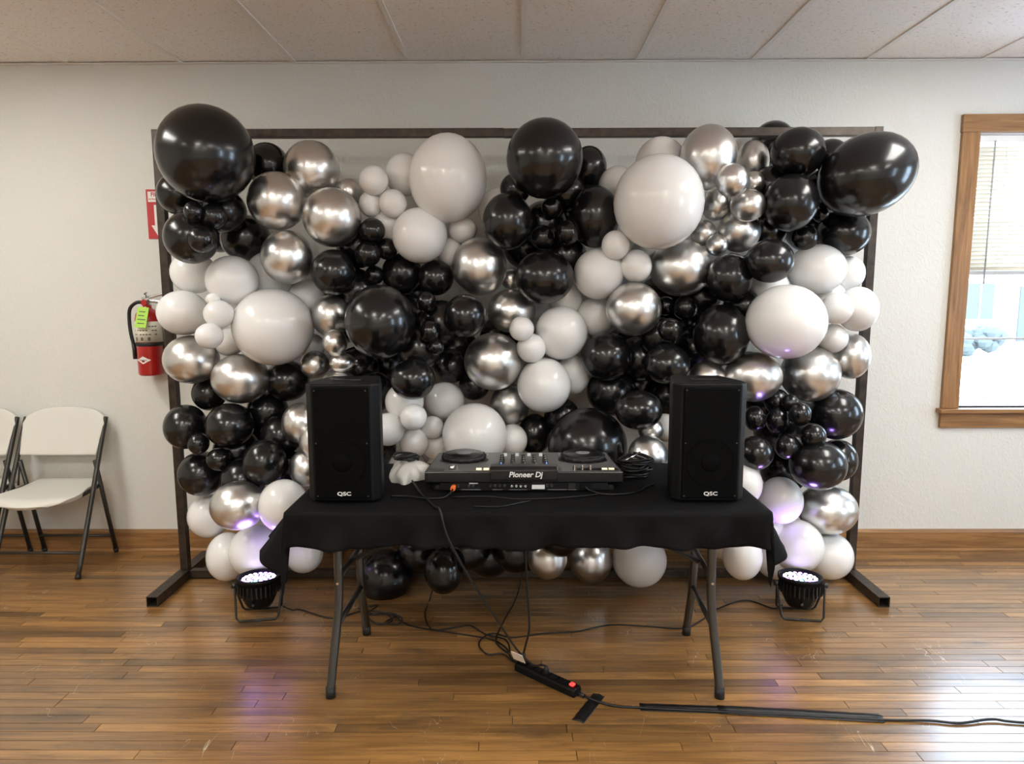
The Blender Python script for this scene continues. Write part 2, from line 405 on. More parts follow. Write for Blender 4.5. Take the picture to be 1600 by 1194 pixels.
# ceiling: tiles on a grid, with lit troffers
ROW = [0, -.93] + [-.93-1.2192*i for i in range(1, 6)]
ROW[-1] = YB
ceiling = struct('ceiling', MB().box(XL-.14, XR+.14, YB-.14, .14, ZC+.2, ZC+.28), 'tile', 'suspended ceiling of speckled off-white acoustic tiles', 'ceiling')
cols = []
k = math.ceil((XL-X0)/TILE)
edges = [XL]+[X0+i*TILE for i in range(k, 40) if X0+i*TILE < XR-.02]+[XR]
TROF = {(-2.707, 1), (2.17, 1), (-2.707, 3), (-.879, 3), (.950, 3), (2.779, 3), (-.879, 5), (.950, 5)}  # row behind the camera filled out with unseen troffers added for frontal light
tile_cache = {}
troffers = []
for j in range(len(ROW)-1):
    y1, y0 = ROW[j], ROW[j+1]
    for i in range(len(edges)-1):
        a, b = edges[i], edges[i+1]; cx, cy = (a+b)/2, (y0+y1)/2
        if any(abs(cx-tx) < .1 and tj == j for tx, tj in TROF): troffers.append((cx, cy, b-a, y1-y0)); continue
        key = (round(b-a, 3), round(y1-y0, 3))
        if key not in tile_cache:
            w, d = key[0]/2-.006, key[1]/2-.006
            tile_cache[key] = MB().box(-w, w, -d, d, .006, .022).mesh('ceiling_tile', 'tile')
        inst('ceiling_tile', tile_cache[key], ceiling, (cx, cy, ZC))
for x in edges[1:-1]:
    MB().box(-.0115, .0115, YB, 0, 0, .006).box(-.002, .002, YB, 0, .006, .035).build('grid_bar', 'grid_white', ceiling, loc=(x, 0, ZC))
for y in ROW[1:-1]:
    MB().box(XL, XR, -.0115, .0115, .0005, .006).build('grid_bar', 'grid_white', ceiling, loc=(0, y, ZC))
struct('trim_1', MB().box(XL, XR, -.024, -.0005, ZC-.004, ZC+.0).box(XL, XR, -.003, -.0005, ZC-.0, ZC+.03), 'grid_white', 'thin white metal angle where ceiling meets back wall', 'trim')
TRN = {-3: 'farthest toward the chairs', -1: 'just chair-side of the middle', 1: 'just window-side of the middle', 2: 'over the window-side table end', 3: 'farthest toward the window'}
for n_, (cx, cy, w, d) in enumerate(troffers):
    names_ = {(0, 0): 0}
    dist = ['nearest the balloon wall', 'in mid-room row with added frontal lamps', 'nearest the wall facing the balloons'][min(2, int(abs(cy)/2.3))]
    t = thing('ceiling_light', f'flat fluorescent ceiling troffer, {dist}, {TRN[round(cx)]}', 'light', (cx, cy, ZC), group='ceiling troffers')
    w, d = w/2-.012, d/2-.012
    MB().box(-w, w, -d, d, .03, .09).build('housing', 'grid_white', t)
    fr = MB().box(-w, w, -d, -d+.03, 0, .03).box(-w, w, d-.03, d, 0, .03).box(-w, -w+.03, -d+.03, d-.03, 0, .03).box(w-.03, w, -d+.03, d-.03, 0, .03)
    fr.build('frame', 'grid_white', t)
    MB().box(-w+.032, w-.032, -d+.032, d-.032, .008, .014).build('diffuser', 'lamp_diffuser', t)

# baseboards
def baseboard(name, mb, shoe, m, label):
    o = struct(name, mb, m, label, 'baseboard'); shoe.build('shoe_molding', m, o); return o
bbp = [(0, .018), (-.018, .018), (-.018, .108), (-.012, .122), (0, .124)]
baseboard('baseboard_back', MB().prism(bbp, 'x', XL, XR), MB().prism([(0, 0), (-.036, 0), (-.036, .008), (-.026, .016), (0, .018)], 'x', XL, XR), 'trim_wood_x', 'brown stained wooden baseboard below the balloon backdrop wall')
for nm, xx, sg in (('baseboard_left', XL, 1), ('baseboard_right', XR, -1)):
    baseboard(nm, MB().box(min(xx, xx+sg*.018), max(xx, xx+sg*.018), YB, -.04, .018, .124), MB().box(min(xx, xx+sg*.034), max(xx, xx+sg*.034), YB, -.04, 0, .018), 'trim_wood_y', 'brown stained wooden baseboard on the side wall')

# windows (built in a local frame: x along the wall, -y into the room, then placed)
def window(name, x0, x1, z0, z1, label, loc, rotz):
    mb = MB(); r = bpy.data.objects.new(name, None); C.objects.link(r); r.location = loc; r.rotation_euler = (0, 0, rotz)
    tag(r, label, 'window', kind='structure'); r.empty_display_size = .05
    cw = .096
    MB().box(x0-cw, x0, -.022, -.0005, z0, z1).build('casing', 'trim_wood_z', r, bevel=.003)
    MB().box(x1, x1+cw, -.022, -.0005, z0, z1).build('casing', 'trim_wood_z', r, bevel=.003)
    MB().box(x0-cw-.004, x1+cw+.004, -.026, -.0005, z1, z1+.092).build('head_casing', 'trim_wood_x', r, bevel=.003)
    MB().box(x0-cw-.022, x1+cw+.022, -.055, -.0005, z0-.024, z0).box(x0, x1, -.0005, .06, z0-.024, z0).build('sill', 'trim_wood_x', r, bevel=.004)
    MB().box(x0-cw, x1+cw, -.02, -.0005, z0-.112, z0-.024).build('apron', 'trim_wood_x', r, bevel=.003)
    jm = MB().box(x0, x0+.008, 0, .13, z0, z1).box(x1-.008, x1, 0, .13, z0, z1).box(x0, x1, 0, .13, z1-.008, z1).box(x0, x1, .06, .13, z0-.02, z0+.012)
    jm.build('jamb', 'vinyl_white', r)
    zm = z0+.52*(z1-z0)
    for nm, a, b, yy in (('upper_sash', zm-.02, z1-.008, .10), ('lower_sash', z0+.012, zm+.02, .07)):
        s_ = MB(); st = .038
        s_.box(x0+.008, x0+.008+st, yy, yy+.026, a, b).box(x1-.008-st, x1-.008, yy, yy+.026, a, b).box(x0+.008+st, x1-.008-st, yy, yy+.026, a, a+st).box(x0+.008+st, x1-.008-st, yy, yy+.026, b-st, b)
        so = s_.build(nm, 'vinyl_white', r)
        MB().box(x0+.008+st, x1-.008-st, yy+.010, yy+.014, a+st, b-st).build('pane', 'glass', so)
        if nm == 'lower_sash':
            MB().box(x0+.008+st, x1-.008-st, yy+.004, yy+.02, 1.215, 1.226).build('muntin', 'sash_grey', so)
    return r
window('window_1', WX0, WX1, WZ0, WZ1, 'double-hung window in brown stained wood casing with half-lowered blind', (0, 0, 0), 0)
for n_, (a, b, c, d) in enumerate(SIDE_WIN):
    window('window_%d' % (n_+2), -(b-a)/2, (b-a)/2, c, d, 'double-hung window in the side wall, ' + ('farther from' if n_ == 0 else 'nearer to') + ' the balloon wall', (XR, (a+b)/2, 0), -math.pi/2)

# blind in window_1
bl = thing('window_blind', 'off-white slatted mini blind lowered over upper half of window', 'blind', (0, .0, 0))
bx0, bx1, bt, bb = WX0+.012, WX1-.012, WZ1-.010, 1.580
MB().box(bx0, bx1, .014, .046, bt-.035, bt).build('head_rail', 'vinyl_white', bl)
MB().box(bx0, bx1, .018, .042, bb, bb+.02).build('bottom_rail', 'sash_grey', bl)
def slat():
    n = 4; prof = []
    for i in range(n+1):
        t = i/n-.5; prof.append((t*.025, .0016*(1-4*t*t)))
    ca, sa = math.cos(-.85), math.sin(-.85)
    top = [(p[0]*ca-p[1]*sa, p[0]*sa+p[1]*ca) for p in prof]
    bot = [(p[0]*ca-(p[1]-.0008)*sa, p[0]*sa+(p[1]-.0008)*ca) for p in prof][::-1]
    return MB().prism(top+bot, 'x', bx0+.004, bx1-.004, True).mesh('slat', 'blind')
sm = slat(); ns = int((bt-.05-bb-.03)/.0222)
for i in range(ns+1): inst('slat', sm, bl, (0, .03, bb+.034+i*.0222))
for x in (bx0+.16, bx1-.16): MB().cyl((x, .017, bb), (x, .017, bt-.03), .0012, 6).build('ladder_cord', 'blind', bl)
MB().cyl((bx0+.085, .004, bt-.03), (bx0+.085, .002, bb-.05), .0045, 8).build('tilt_wand', 'sash_grey', bl)

# outside, seen through the window
struct('ground_outside', MB().box(-40, 80, .4, 90, -.9, -.6), 'outside_ground', 'pale bright ground outside the window', 'ground')
hs = thing('neighbor_house', 'pale grey house outside beyond the window', 'house', (20, 27, -.6))
MB().box(-6, 6, -3, 3, 0, 3.2).build('wall', 'outside_wall', hs)
MB().prism([(-3.5, 3.2), (3.5, 3.2), (0, 5.2)], 'x', -6.4, 6.4).build('roof', 'outside_roof', hs)
for x in (-4.3, -1.5, 2.6):
    w_ = MB().box(x-.55, x+.55, -3.06, -2.98, 1.0, 2.4).build('window', 'outside_glass', hs)
    MB().box(x-.03, x+.03, -3.09, -3.06, 1.0, 2.4).build('mullion', 'vinyl_white', w_)
MB().box(.1, 1.1, -3.06, -2.98, .1, 2.3).build('door', 'outside_glass', hs)
hg = MB(); hr = random.Random(5)
for i in range(60):
    c_ = (hr.uniform(-1.6, 1.6), hr.uniform(-.4, .4), hr.uniform(.2, .8)); hg.lathe([(.001, -.25), (.2, -.15), (.28, 0), (.2, .16), (.001, .25)], 7, c_, smooth=False)
tag(hg.build('hedge', 'outside_hedge', loc=(14.3, 19, -.6)), 'low trimmed hedge outside in front of the neighbouring house', 'hedge')

# ------------------------------------------------------------------ backdrop frame
FY = -.4017; PX = 1.744; PS = .020; FH = 2.275
fr = thing('backdrop_frame', 'dark brown square-tube steel frame carrying the balloon wall', 'frame', (0, FY, 0))
for sgn in (-1, 1):
    MB().box(-PS, PS, -PS, PS, .05, FH).build('post', 'frame_steel', fr, loc=(sgn*PX, 0, 0), bevel=.002)
    # open-ended hollow foot
    a, t, y0, y1, h0, h1 = .027, .004, -.345, .25, .0005, .05
    ft = MB().box(-a, a, y0, y1, h0, h0+t).box(-a, a, y0, y1, h1-t, h1).box(-a, -a+t, y0, y1, h0+t, h1-t).box(a-t, a, y0, y1, h0+t, h1-t)
    ft.build('foot', 'frame_steel', fr, loc=(sgn*PX, 0, 0))
MB().box(-PX+PS, -.06, -PS, PS, FH-.04, FH).build('top_bar', 'frame_steel', fr, bevel=.002)
MB().box(-.06, PX-PS, -PS, PS, FH-.042, FH-.002).build('top_bar', 'frame_steel', fr, bevel=.002)
MB().box(-PX+.027, PX-.027, -PS, PS, .006, .046).build('bottom_bar', 'frame_steel', fr, bevel=.002)

# ------------------------------------------------------------------ balloons
# cluster phrase: which balloons they are, by things one can find in the room
PH = {
 'corner_ext': 'in the frame corner above the fire extinguisher',
 'silver_ext': 'beside the black corner bunch over the extinguisher',
 'white_top': 'under the top bar between silver and black bunches',
 'black_ext_mid': 'over the chair-side speaker',
 'silver_ext_mid': 'wedged above the speaker nearer the chairs',
 'white_ext': 'beside the fire extinguisher',
 'silver_ext_low': 'under the white bunch by the extinguisher',
 'black_ext_low': 'above the chair-side floor light',
 'silver_spk': 'peeking past the speaker nearer the chairs',
 'low_ext': 'by the floor light nearer the chairs',
 'white_deck': 'just behind the DJ controller',
 'mid': 'in the middle of the balloon wall',
 'black_bar': 'at the middle of the top bar',
 'white_mid': 'in the middle of the balloon wall',
 'white_win_top': 'around the jumbo white one under the top bar',
 'silver_win_top': 'in the small silver bunch under the top bar',
 'corner_win': 'in the window-side frame corner',
 'white_win': 'beside the frame post toward the window',
 'silver_win': 'below the white bunch toward the window',
 'black_win_mid': 'over the window-side speaker',
 'black_win_low': 'above the window-side floor light',
 'low_win': 'by the floor light nearer the window',
 'under': 'seen under the draped table',
 'behind': 'hanging behind the draped table',
}
# px, py, half width px, half height px (in the photograph), colour, layer (0 rear .. 3 foremost), cluster
BAL = [
 # frame corner above the extinguisher
 (322,241,73,74,'b',3,'corner_ext'),(418,258,33,34,'b',0,'corner_ext'),(280,303,33,33,'b',1,'corner_ext'),(303,331,15,16,'b',2,'corner_ext'),(334,338,20,20,'b',2,'corner_ext'),
 (315,374,21,21,'b',3,'corner_ext'),(299,371,41,41,'b',1,'corner_ext'),(383,372,38,36,'b',0,'corner_ext'),(350,330,34,34,'b',0,'corner_ext'),
 (487,265,43,44,'s',1,'silver_ext'),(432,314,44,45,'s',2,'silver_ext'),(519,340,45,46,'s',2,'silver_ext'),(449,402,40,42,'s',1,'silver_ext'),(547,300,22,22,'s',0,'silver_ext'),
 # white bunch under the bar
 (700,279,61,68,'w',3,'white_top'),(632,273,30,33,'w',0,'white_top'),(584,282,23,23,'w',2,'white_top'),(579,319,18,20,'w',1,'white_top'),(614,318,22,22,'w',2,'white_top'),
 (656,368,43,43,'w',2,'white_top'),(723,359,22,21,'w',1,'white_top'),(704,394,22,22,'w',0,'white_top'),(781,328,34,34,'w',0,'white_top'),(606,352,30,30,'w',0,'white_top'),
 # black bunch over chair-side speaker
 (582,360,20,19,'b',2,'black_ext_mid'),(575,397,20,20,'b',2,'black_ext_mid'),(604,389,17,17,'b',1,'black_ext_mid'),(521,426,34,36,'b',2,'black_ext_mid'),(628,427,32,32,'b',0,'black_ext_mid'),
 (681,434,28,28,'b',1,'black_ext_mid'),(666,472,16,17,'b',2,'black_ext_mid'),(671,518,15,17,'b',2,'black_ext_mid'),(681,542,13,13,'b',1,'black_ext_mid'),(594,503,54,58,'b',3,'black_ext_mid'),
 (727,494,33,34,'b',2,'black_ext_mid'),(645,593,35,32,'b',2,'black_ext_mid'),(705,572,27,27,'b',0,'black_ext_mid'),(741,602,24,24,'b',0,'black_ext_mid'),(585,430,15,15,'b',1,'black_ext_mid'),
 (585,612,31,32,'b',0,'black_ext_mid'),(560,385,34,34,'b',0,'black_ext_mid'),(555,455,36,36,'b',0,'black_ext_mid'),(640,500,36,36,'b',0,'black_ext_mid'),(690,505,36,36,'b',0,'black_ext_mid'),(655,545,34,34,'b',0,'black_ext_mid'),(560,575,34,34,'b',0,'black_ext_mid'),
 (517,494,30,33,'s',1,'silver_ext_mid'),(523,536,19,21,'s',2,'silver_ext_mid'),(492,570,23,22,'s',2,'silver_ext_mid'),(534,567,19,15,'s',1,'silver_ext_mid',{'neck':1}),(530,613,33,34,'s',1,'silver_ext_mid'),
 # white bunch by the extinguisher
 (427,511,62,60,'w',3,'white_ext'),(363,438,40,38,'w',2,'white_ext'),(286,489,39,35,'w',2,'white_ext'),(302,426,34,33,'w',0,'white_ext'),(342,491,23,22,'w',3,'white_ext'),(327,525,21,20,'w',3,'white_ext'),
 (333,468,11,10,'w',2,'white_ext'),(358,535,22,22,'w',2,'white_ext'),(424,430,38,38,'w',0,'white_ext'),(482,467,31,31,'w',0,'white_ext'),(488,541,19,20,'w',0,'white_ext'),(370,490,34,34,'w',0,'white_ext'),
 (299,562,42,38,'s',2,'silver_ext_low'),(376,592,44,39,'s',3,'silver_ext_low'),
 (449,595,34,32,'b',1,'black_ext_low'),(327,615,26,27,'b',0,'black_ext_low'),(290,667,32,35,'b',1,'black_ext_low'),(359,665,37,35,'b',2,'black_ext_low'),(418,643,32,32,'b',0,'black_ext_low'),
 (310,693,16,17,'b',3,'black_ext_low'),(342,718,19,18,'b',3,'black_ext_low'),(315,740,35,35,'b',1,'black_ext_low'),(414,722,33,36,'b',2,'black_ext_low'),(370,705,36,36,'b',0,'black_ext_low'),(455,735,30,30,'b',0,'black_ext_low'),(380,750,34,34,'b',0,'black_ext_low'),(440,680,32,32,'b',0,'black_ext_low'),
 (469,661,28,32,'s',1,'silver_spk'),(499,691,31,31,'s',2,'silver_spk'),(480,731,28,29,'s',1,'silver_spk'),
 (372,790,42,38,'s',2,'low_ext'),(327,806,32,34,'w',0,'low_ext'),(443,790,38,41,'w',2,'low_ext'),(399,861,40,40,'w',2,'low_ext',{'y':-.62}),(355,870,31,38,'w',1,'low_ext'),(475,866,29,29,'w',0,'low_ext'),
 # middle bottom
 (742,681,51,51,'w',3,'white_deck'),(695,626,31,29,'w',1,'white_deck'),(646,652,21,21,'w',2,'white_deck'),(647,692,23,23,'w',2,'white_deck'),(606,671,26,26,'w',2,'white_deck'),
 (676,668,18,18,'w',1,'white_deck'),(682,697,22,22,'w',0,'white_deck'),(636,730,30,30,'w',0,'white_deck'),(632,628,30,30,'w',0,'white_deck'),(800,688,24,26,'w',0,'white_deck'),(700,730,34,34,'w',0,'white_deck'),
 (797,632,31,33,'s',1,'mid'),(835,678,27,32,'b',0,'mid'),(878,650,28,28,'b',0,'mid'),(918,697,62,60,'b',3,'white_deck'),
 (850,602,42,43,'w',3,'white_mid'),(894,585,28,32,'w',0,'white_mid'),(877,520,41,42,'w',2,'white_mid'),(815,514,19.5,19.5,'w',3,'white_mid'),(830,544,23,23,'w',3,'white_mid'),(883,467,27,27,'w',0,'white_mid'),(931,495,31,31,'w',0,'white_mid'),
 (771,565,46,45,'s',2,'mid'),(799,486,38,34,'s',1,'mid'),(749,417,43,45,'s',2,'mid'),(798,436,16,16,'s',0,'mid'),
 # middle of the bar
 (851,433,46,42,'b',2,'black_bar'),(793,346,39,44,'b',2,'black_bar'),(851,248,60,61,'b',3,'black_bar'),(920,262,28,33,'b',0,'black_bar'),(862,325,17,17,'b',2,'black_bar'),(848,371,19,19,'b',2,'black_bar'),
 (888,363,18,19,'b',2,'black_bar'),(930,339,38,48,'b',1,'black_bar'),(850,350,36,36,'b',0,'black_bar'),(885,400,32,32,'b',0,'black_bar'),(805,295,24,24,'b',0,'black_bar'),(885,300,30,30,'b',0,'black_bar'),
 (965,290,30,30,'w',0,'white_win_top'),(1032,255,39,40,'w',0,'white_win_top'),(1029,316,70,73,'w',3,'white_win_top'),(962,383,22,23,'w',3,'white_win_top'),(994,416,24,26,'w',3,'white_win_top'),(936,428,40,40,'w',1,'white_win_top'),(1010,395,24,24,'w',0,'white_win_top'),
 (1064,419,48,44,'s',2,'mid'),(990,483,43,42,'s',2,'mid'),
 # small silver bunch
 (1107,246,44,50,'s',1,'silver_win_top'),(1176,252,25,32,'s',0,'silver_win_top'),(1144,282,25,26,'s',3,'silver_win_top'),(1178,285,16,17,'s',1,'silver_win_top'),(1118,320,21,25,'s',2,'silver_win_top'),
 (1169,321,27,25,'s',3,'silver_win_top'),(1099,364,20,20,'s',2,'silver_win_top'),(1120,383,17,17,'s',2,'silver_win_top'),(1155,361,33,33,'s',1,'silver_win_top'),(1150,310,26,26,'s',0,'silver_win_top'),
 # corner toward the window
 (1208,224,33,34,'b',0,'corner_win',{'y':-.16}),(1247,238,41,38,'b',2,'corner_win'),(1298,244,26,26,'b',0,'corner_win'),(1354,273,73,62,'b',3,'corner_win',{'roll':-.45}),(1235,317,42,44,'b',2,'corner_win'),(1283,335,13,13,'b',1,'corner_win'),
 (1258,371,20,20,'b',2,'corner_win'),(1318,364,40,36,'b',1,'corner_win'),(1203,408,37,34,'b',2,'corner_win'),(1140,434,35,38,'b',2,'black_win_mid'),(1195,360,34,34,'b',0,'corner_win'),(1280,300,34,34,'b',0,'corner_win'),(1205,290,30,30,'b',0,'corner_win'),
 (1276,421,44,39,'w',2,'white_win'),(1325,427,25,27,'w',0,'white_win'),(1228,503,61,58,'w',3,'white_win'),(1308,482,24,25,'w',3,'white_win'),(1340,483,31,35,'w',2,'white_win'),(1300,529,24,23,'w',2,'white_win'),(1200,450,31,31,'w',0,'white_win'),(1290,470,32,32,'w',0,'white_win'),
 (1330,557,28,36,'s',1,'silver_win'),(1266,584,45,44,'s',2,'silver_win'),(1177,588,44,40,'s',2,'silver_win'),(1105,592,28,30,'s',1,'silver_win'),
 # black bunch over window-side speaker
 (1127,524,43,48,'b',2,'black_win_mid'),(1071,481,19,19,'b',2,'black_win_mid'),(1047,515,19,18,'b',3,'black_win_mid'),(947,557,40,38,'b',2,'black_win_mid'),(1042,569,36,31,'b',2,'black_win_mid'),(998,641,37,31,'b',2,'black_win_mid'),
 (955,612,38,38,'b',0,'black_win_mid'),(1040,478,15,15,'b',1,'black_win_mid'),(1165,478,24,24,'b',0,'black_win_mid'),(1000,560,36,36,'b',0,'black_win_mid'),(1085,545,36,36,'b',0,'black_win_mid'),(1095,465,36,36,'b',0,'black_win_mid'),(1050,620,34,34,'b',0,'black_win_mid'),(1030,525,30,30,'b',0,'black_win_mid'),(1170,430,32,32,'b',0,'black_win_mid'),
 (1012,712,31,32,'s',1,'white_deck'),(1017,672,20,20,'s',0,'white_deck'),(1040,668,18,22,'w',0,'black_win_mid'),
 # above / beside window-side floor light
 (1180,654,17,20,'b',3,'black_win_low'),(1215,657,18,21,'b',3,'black_win_low'),(1250,647,17,19,'b',3,'black_win_low'),(1271,681,19,19.5,'b',3,'black_win_low'),(1230,698,18.5,20,'b',3,'black_win_low'),(1305,647,40,40,'b',1,'black_win_low'),
 (1180,708,28,27,'b',2,'black_win_low'),(1278,727,43,39,'b',2,'black_win_low'),(1309,719,29,33,'b',0,'black_win_low'),(1213,627,20,20,'b',1,'black_win_low'),(1235,630,14,14,'b',1,'black_win_low'),(1225,735,36,36,'b',0,'black_win_low'),(1215,675,36,36,'b',0,'black_win_low'),(1250,690,34,34,'b',0,'black_win_low'),(1190,625,28,28,'b',0,'black_win_low'),
 (1293,796,45,38,'s',2,'low_win'),(1220,782,33,37,'w',2,'low_win'),(1160,757,30,34,'w',1,'low_win'),(1246,853,39,41,'w',3,'low_win',{'y':-.615}),(1295,868,36,37,'w',1,'low_win'),(1160,869,30,38,'w',1,'low_win'),(1213,872,33,33,'w',0,'low_win'),(1196,824,30,30,'w',0,'low_win'),(1130,850,24,24,'w',0,'low_win'),
 # under the table
 (602,900,42,44,'b',3,'under',{'floor':1}),(693,892,30,36,'b',2,'under'),(873,834,36,36,'b',2,'under'),(855,872,31,33,'s',1,'under'),(923,875,34,36,'s',1,'under'),(999,875,42,42,'w',1,'under'),
 (765,868,34,34,'b',0,'under'),(806,862,33,33,'b',0,'under'),(732,858,33,33,'b',0,'under'),(655,862,34,34,'b',0,'under'),
 # deepest layer, seen dark through the gaps
 (636,455,40,40,'b',0,'black_ext_mid',{'y':-.215}),(705,545,42,42,'b',0,'black_ext_mid',{'y':-.215}),(605,570,40,40,'b',0,'black_ext_mid',{'y':-.215}),(785,528,36,36,'b',0,'mid',{'y':-.215}),(1086,508,42,42,'b',0,'black_win_mid',{'y':-.215}),(996,602,42,42,'b',0,'black_win_mid',{'y':-.215}),
 (1135,474,38,38,'b',0,'black_win_mid',{'y':-.215}),(887,335,42,42,'b',0,'black_bar',{'y':-.215}),(822,385,36,36,'b',0,'black_bar',{'y':-.215}),(1268,352,42,42,'b',0,'corner_win',{'y':-.215}),(342,354,40,40,'b',0,'corner_ext',{'y':-.215}),(540,498,38,38,'b',0,'black_ext_mid',{'y':-.215}),(1030,470,38,38,'b',0,'black_win_mid',{'y':-.215}),(980,545,36,36,'b',0,'black_win_mid',{'y':-.215}),(1240,660,44,44,'b',0,'black_win_low',{'y':-.215}),(395,690,44,44,'b',0,'black_ext_low',{'y':-.215}),
 # hidden behind table and speakers, glimpsed from a step aside
 (540,680,38,38,'b',1,'behind'),(545,760,38,38,'w',1,'behind'),(620,790,38,38,'w',1,'behind'),(700,790,40,40,'b',1,'behind'),(790,790,40,40,'b',1,'behind'),(880,780,38,38,'s',1,'behind'),(960,790,40,40,'w',1,'behind'),(1040,790,40,40,'b',1,'behind'),(1100,700,40,40,'b',1,'behind'),(1100,770,38,38,'w',1,'behind'),(1080,640,34,34,'b',0,'behind'),(1130,802,36,36,'w',0,'behind'),(490,800,36,36,'w',0,'behind'),(585,700,34,34,'b',0,'behind'),
]
def solve_balloons():
    order = sorted(range(len(BAL)), key=lambda i: (BAL[i][5], -max(BAL[i][2], BAL[i][3])))
    res = {}; SQ = .91
    start = {0: -.43, 1: -.47, 2: -.52, 3: -.56}
    for i in order:
        px, py, rx, ry, col, lay, cl = BAL[i][:7]; opt = BAL[i][7] if len(BAL[i]) > 7 else {}
        rpx = (rx*ry)**.5
        def at(y):
            P = aty(px, py, y); r = rpx/(F/((P-CAM)@_fw)); return P, r
        y = start[lay]
        if 'y' in opt: y = opt['y']
        elif opt.get('floor'):
            while True:
                P, r = at(y); 
                if P[2]-ry/rpx*r <= .004 or y < -.80: break
                y -= .005
        else:
            # clear of the posts and bars
            P, r = at(y)
            near_post = abs(abs(P[0])-PX) < r+.03; near_bar = (P[2]+r > FH-.06) or (P[2]-r < .06)
            if near_post or near_bar: y = min(y, FY-.022-.97*r)
            for _ in range(400):
                P, r = at(y); ok = True
                for j, (Q, rq) in res.items():
                    dpx = math.hypot(BAL[j][0]-px, BAL[j][1]-py); 
                    if dpx < .93*(rpx+(BAL[j][2]*BAL[j][3])**.5) and P[1] > Q[1]-.01 and BAL[j][5] <= lay and 'y' not in (BAL[j][7] if len(BAL[j]) > 7 else {}):
                        ok = False; break
                    if np.linalg.norm(P-Q) < SQ*(r+rq): ok = False; break
                if ok: break
                y -= .006
            # the strips are pulled tight: never farther out than this
            y = max(y, -.80)
        P, r = at(y)
        res[i] = (P, r)
    return res
bal_pos = solve_balloons()

def balloon_mesh(name, m):
    prof = []
    n = 18
    for i in range(n+1):
        a = -math.pi/2+math.pi*i/n*.93
        h = math.sin(a); r = math.cos(a)
        if h > 0: h = h*(1+.10*h)
        prof.append((max(r, 1e-4), h))
    r_l, h_l = prof[-1]
    prof += [(r_l*.55, h_l+.03), (.075, h_l+.07), (.055, h_l+.12), (.062, h_l+.14), (.085, h_l+.155), (.03, h_l+.17)]
    return MB().lathe(prof, 32, axis='y').mesh(name, m)
BM = {c: balloon_mesh('balloon', m) for c, m in (('b', 'latex_black'), ('w', 'latex_white'), ('s', 'chrome'))}
KNOT = MB().tube([(math.cos(t)*.085, 0, math.sin(t)*.085) for t in np.linspace(0, 2*math.pi, 13)[:-1]], .03, 6, closed=True).mesh('knot', 'chrome')
CN = {'b': 'glossy black', 'w': 'white', 's': 'chrome silver'}
def size_word(r): return 'jumbo' if r > .165 else 'large' if r > .118 else 'medium' if r > .082 else 'small'
# labels: rank look-alikes of one bunch by height or by distance from the chairs
ORD = ['', 'second ', 'third ', 'fourth ', 'fifth ', 'sixth ', 'seventh ', 'eighth ', 'ninth ', 'tenth ', 'eleventh ', 'twelfth ', 'thirteenth ', 'fourteenth ', 'fifteenth ', 'sixteenth ']
sets = {}
for i, (P, r) in bal_pos.items():
    b = BAL[i]; key = (b[4], PH[b[6]], size_word(r)); sets.setdefault(key, []).append(i)
label = {}
for (col, ph, sw), ids in sets.items():
    base = f'{sw} {CN[col]} balloon'
    if len(ids) == 1: label[ids[0]] = f'{base} {ph}'; continue
    xs = [bal_pos[i][0][0] for i in ids]; zs = [bal_pos[i][0][2] for i in ids]
    if max(zs)-min(zs) >= max(xs)-min(xs):
        ids = sorted(ids, key=lambda i: -bal_pos[i][0][2])
        for k, i in enumerate(ids):
            w = 'lowest' if k == len(ids)-1 else ORD[k]+'highest'
            label[i] = f'{w} {base} {ph}'
    else:
        ids = sorted(ids, key=lambda i: bal_pos[i][0][0])
        for k, i in enumerate(ids):
            w = f'{ORD[k]}from the chairs' if k else 'closest to the chairs'
            if k == len(ids)-1: w = 'closest to the window'
            label[i] = f'{base} {ph}, {w}'
rb = random.Random(11)
for i in range(len(BAL)):
    b = BAL[i]; P, r = bal_pos[i]; opt = b[7] if len(b) > 7 else {}
    s = r/((b[2]*b[3])**.5)
    o = bpy.data.objects.new('balloon', BM[b[4]]); C.objects.link(o)
    o.location = P; o.scale = (b[2]*s, r, b[3]*s)
    o.rotation_euler = (rb.uniform(-.22, .22), opt.get('roll', 0), rb.uniform(-.22, .22))
    if opt.get('neck'):
        o.rotation_euler = (0.1, -.12, -1.35); o.scale = (b[3]*s, b[2]*s, b[3]*s)
        k = bpy.data.objects.new('knot', KNOT); C.objects.link(k); k.parent = o; k.location = (0, 1.24, 0)
    tag(o, label[i], 'balloon', f'{CN[b[4]]} balloons {PH[b[6]]}')

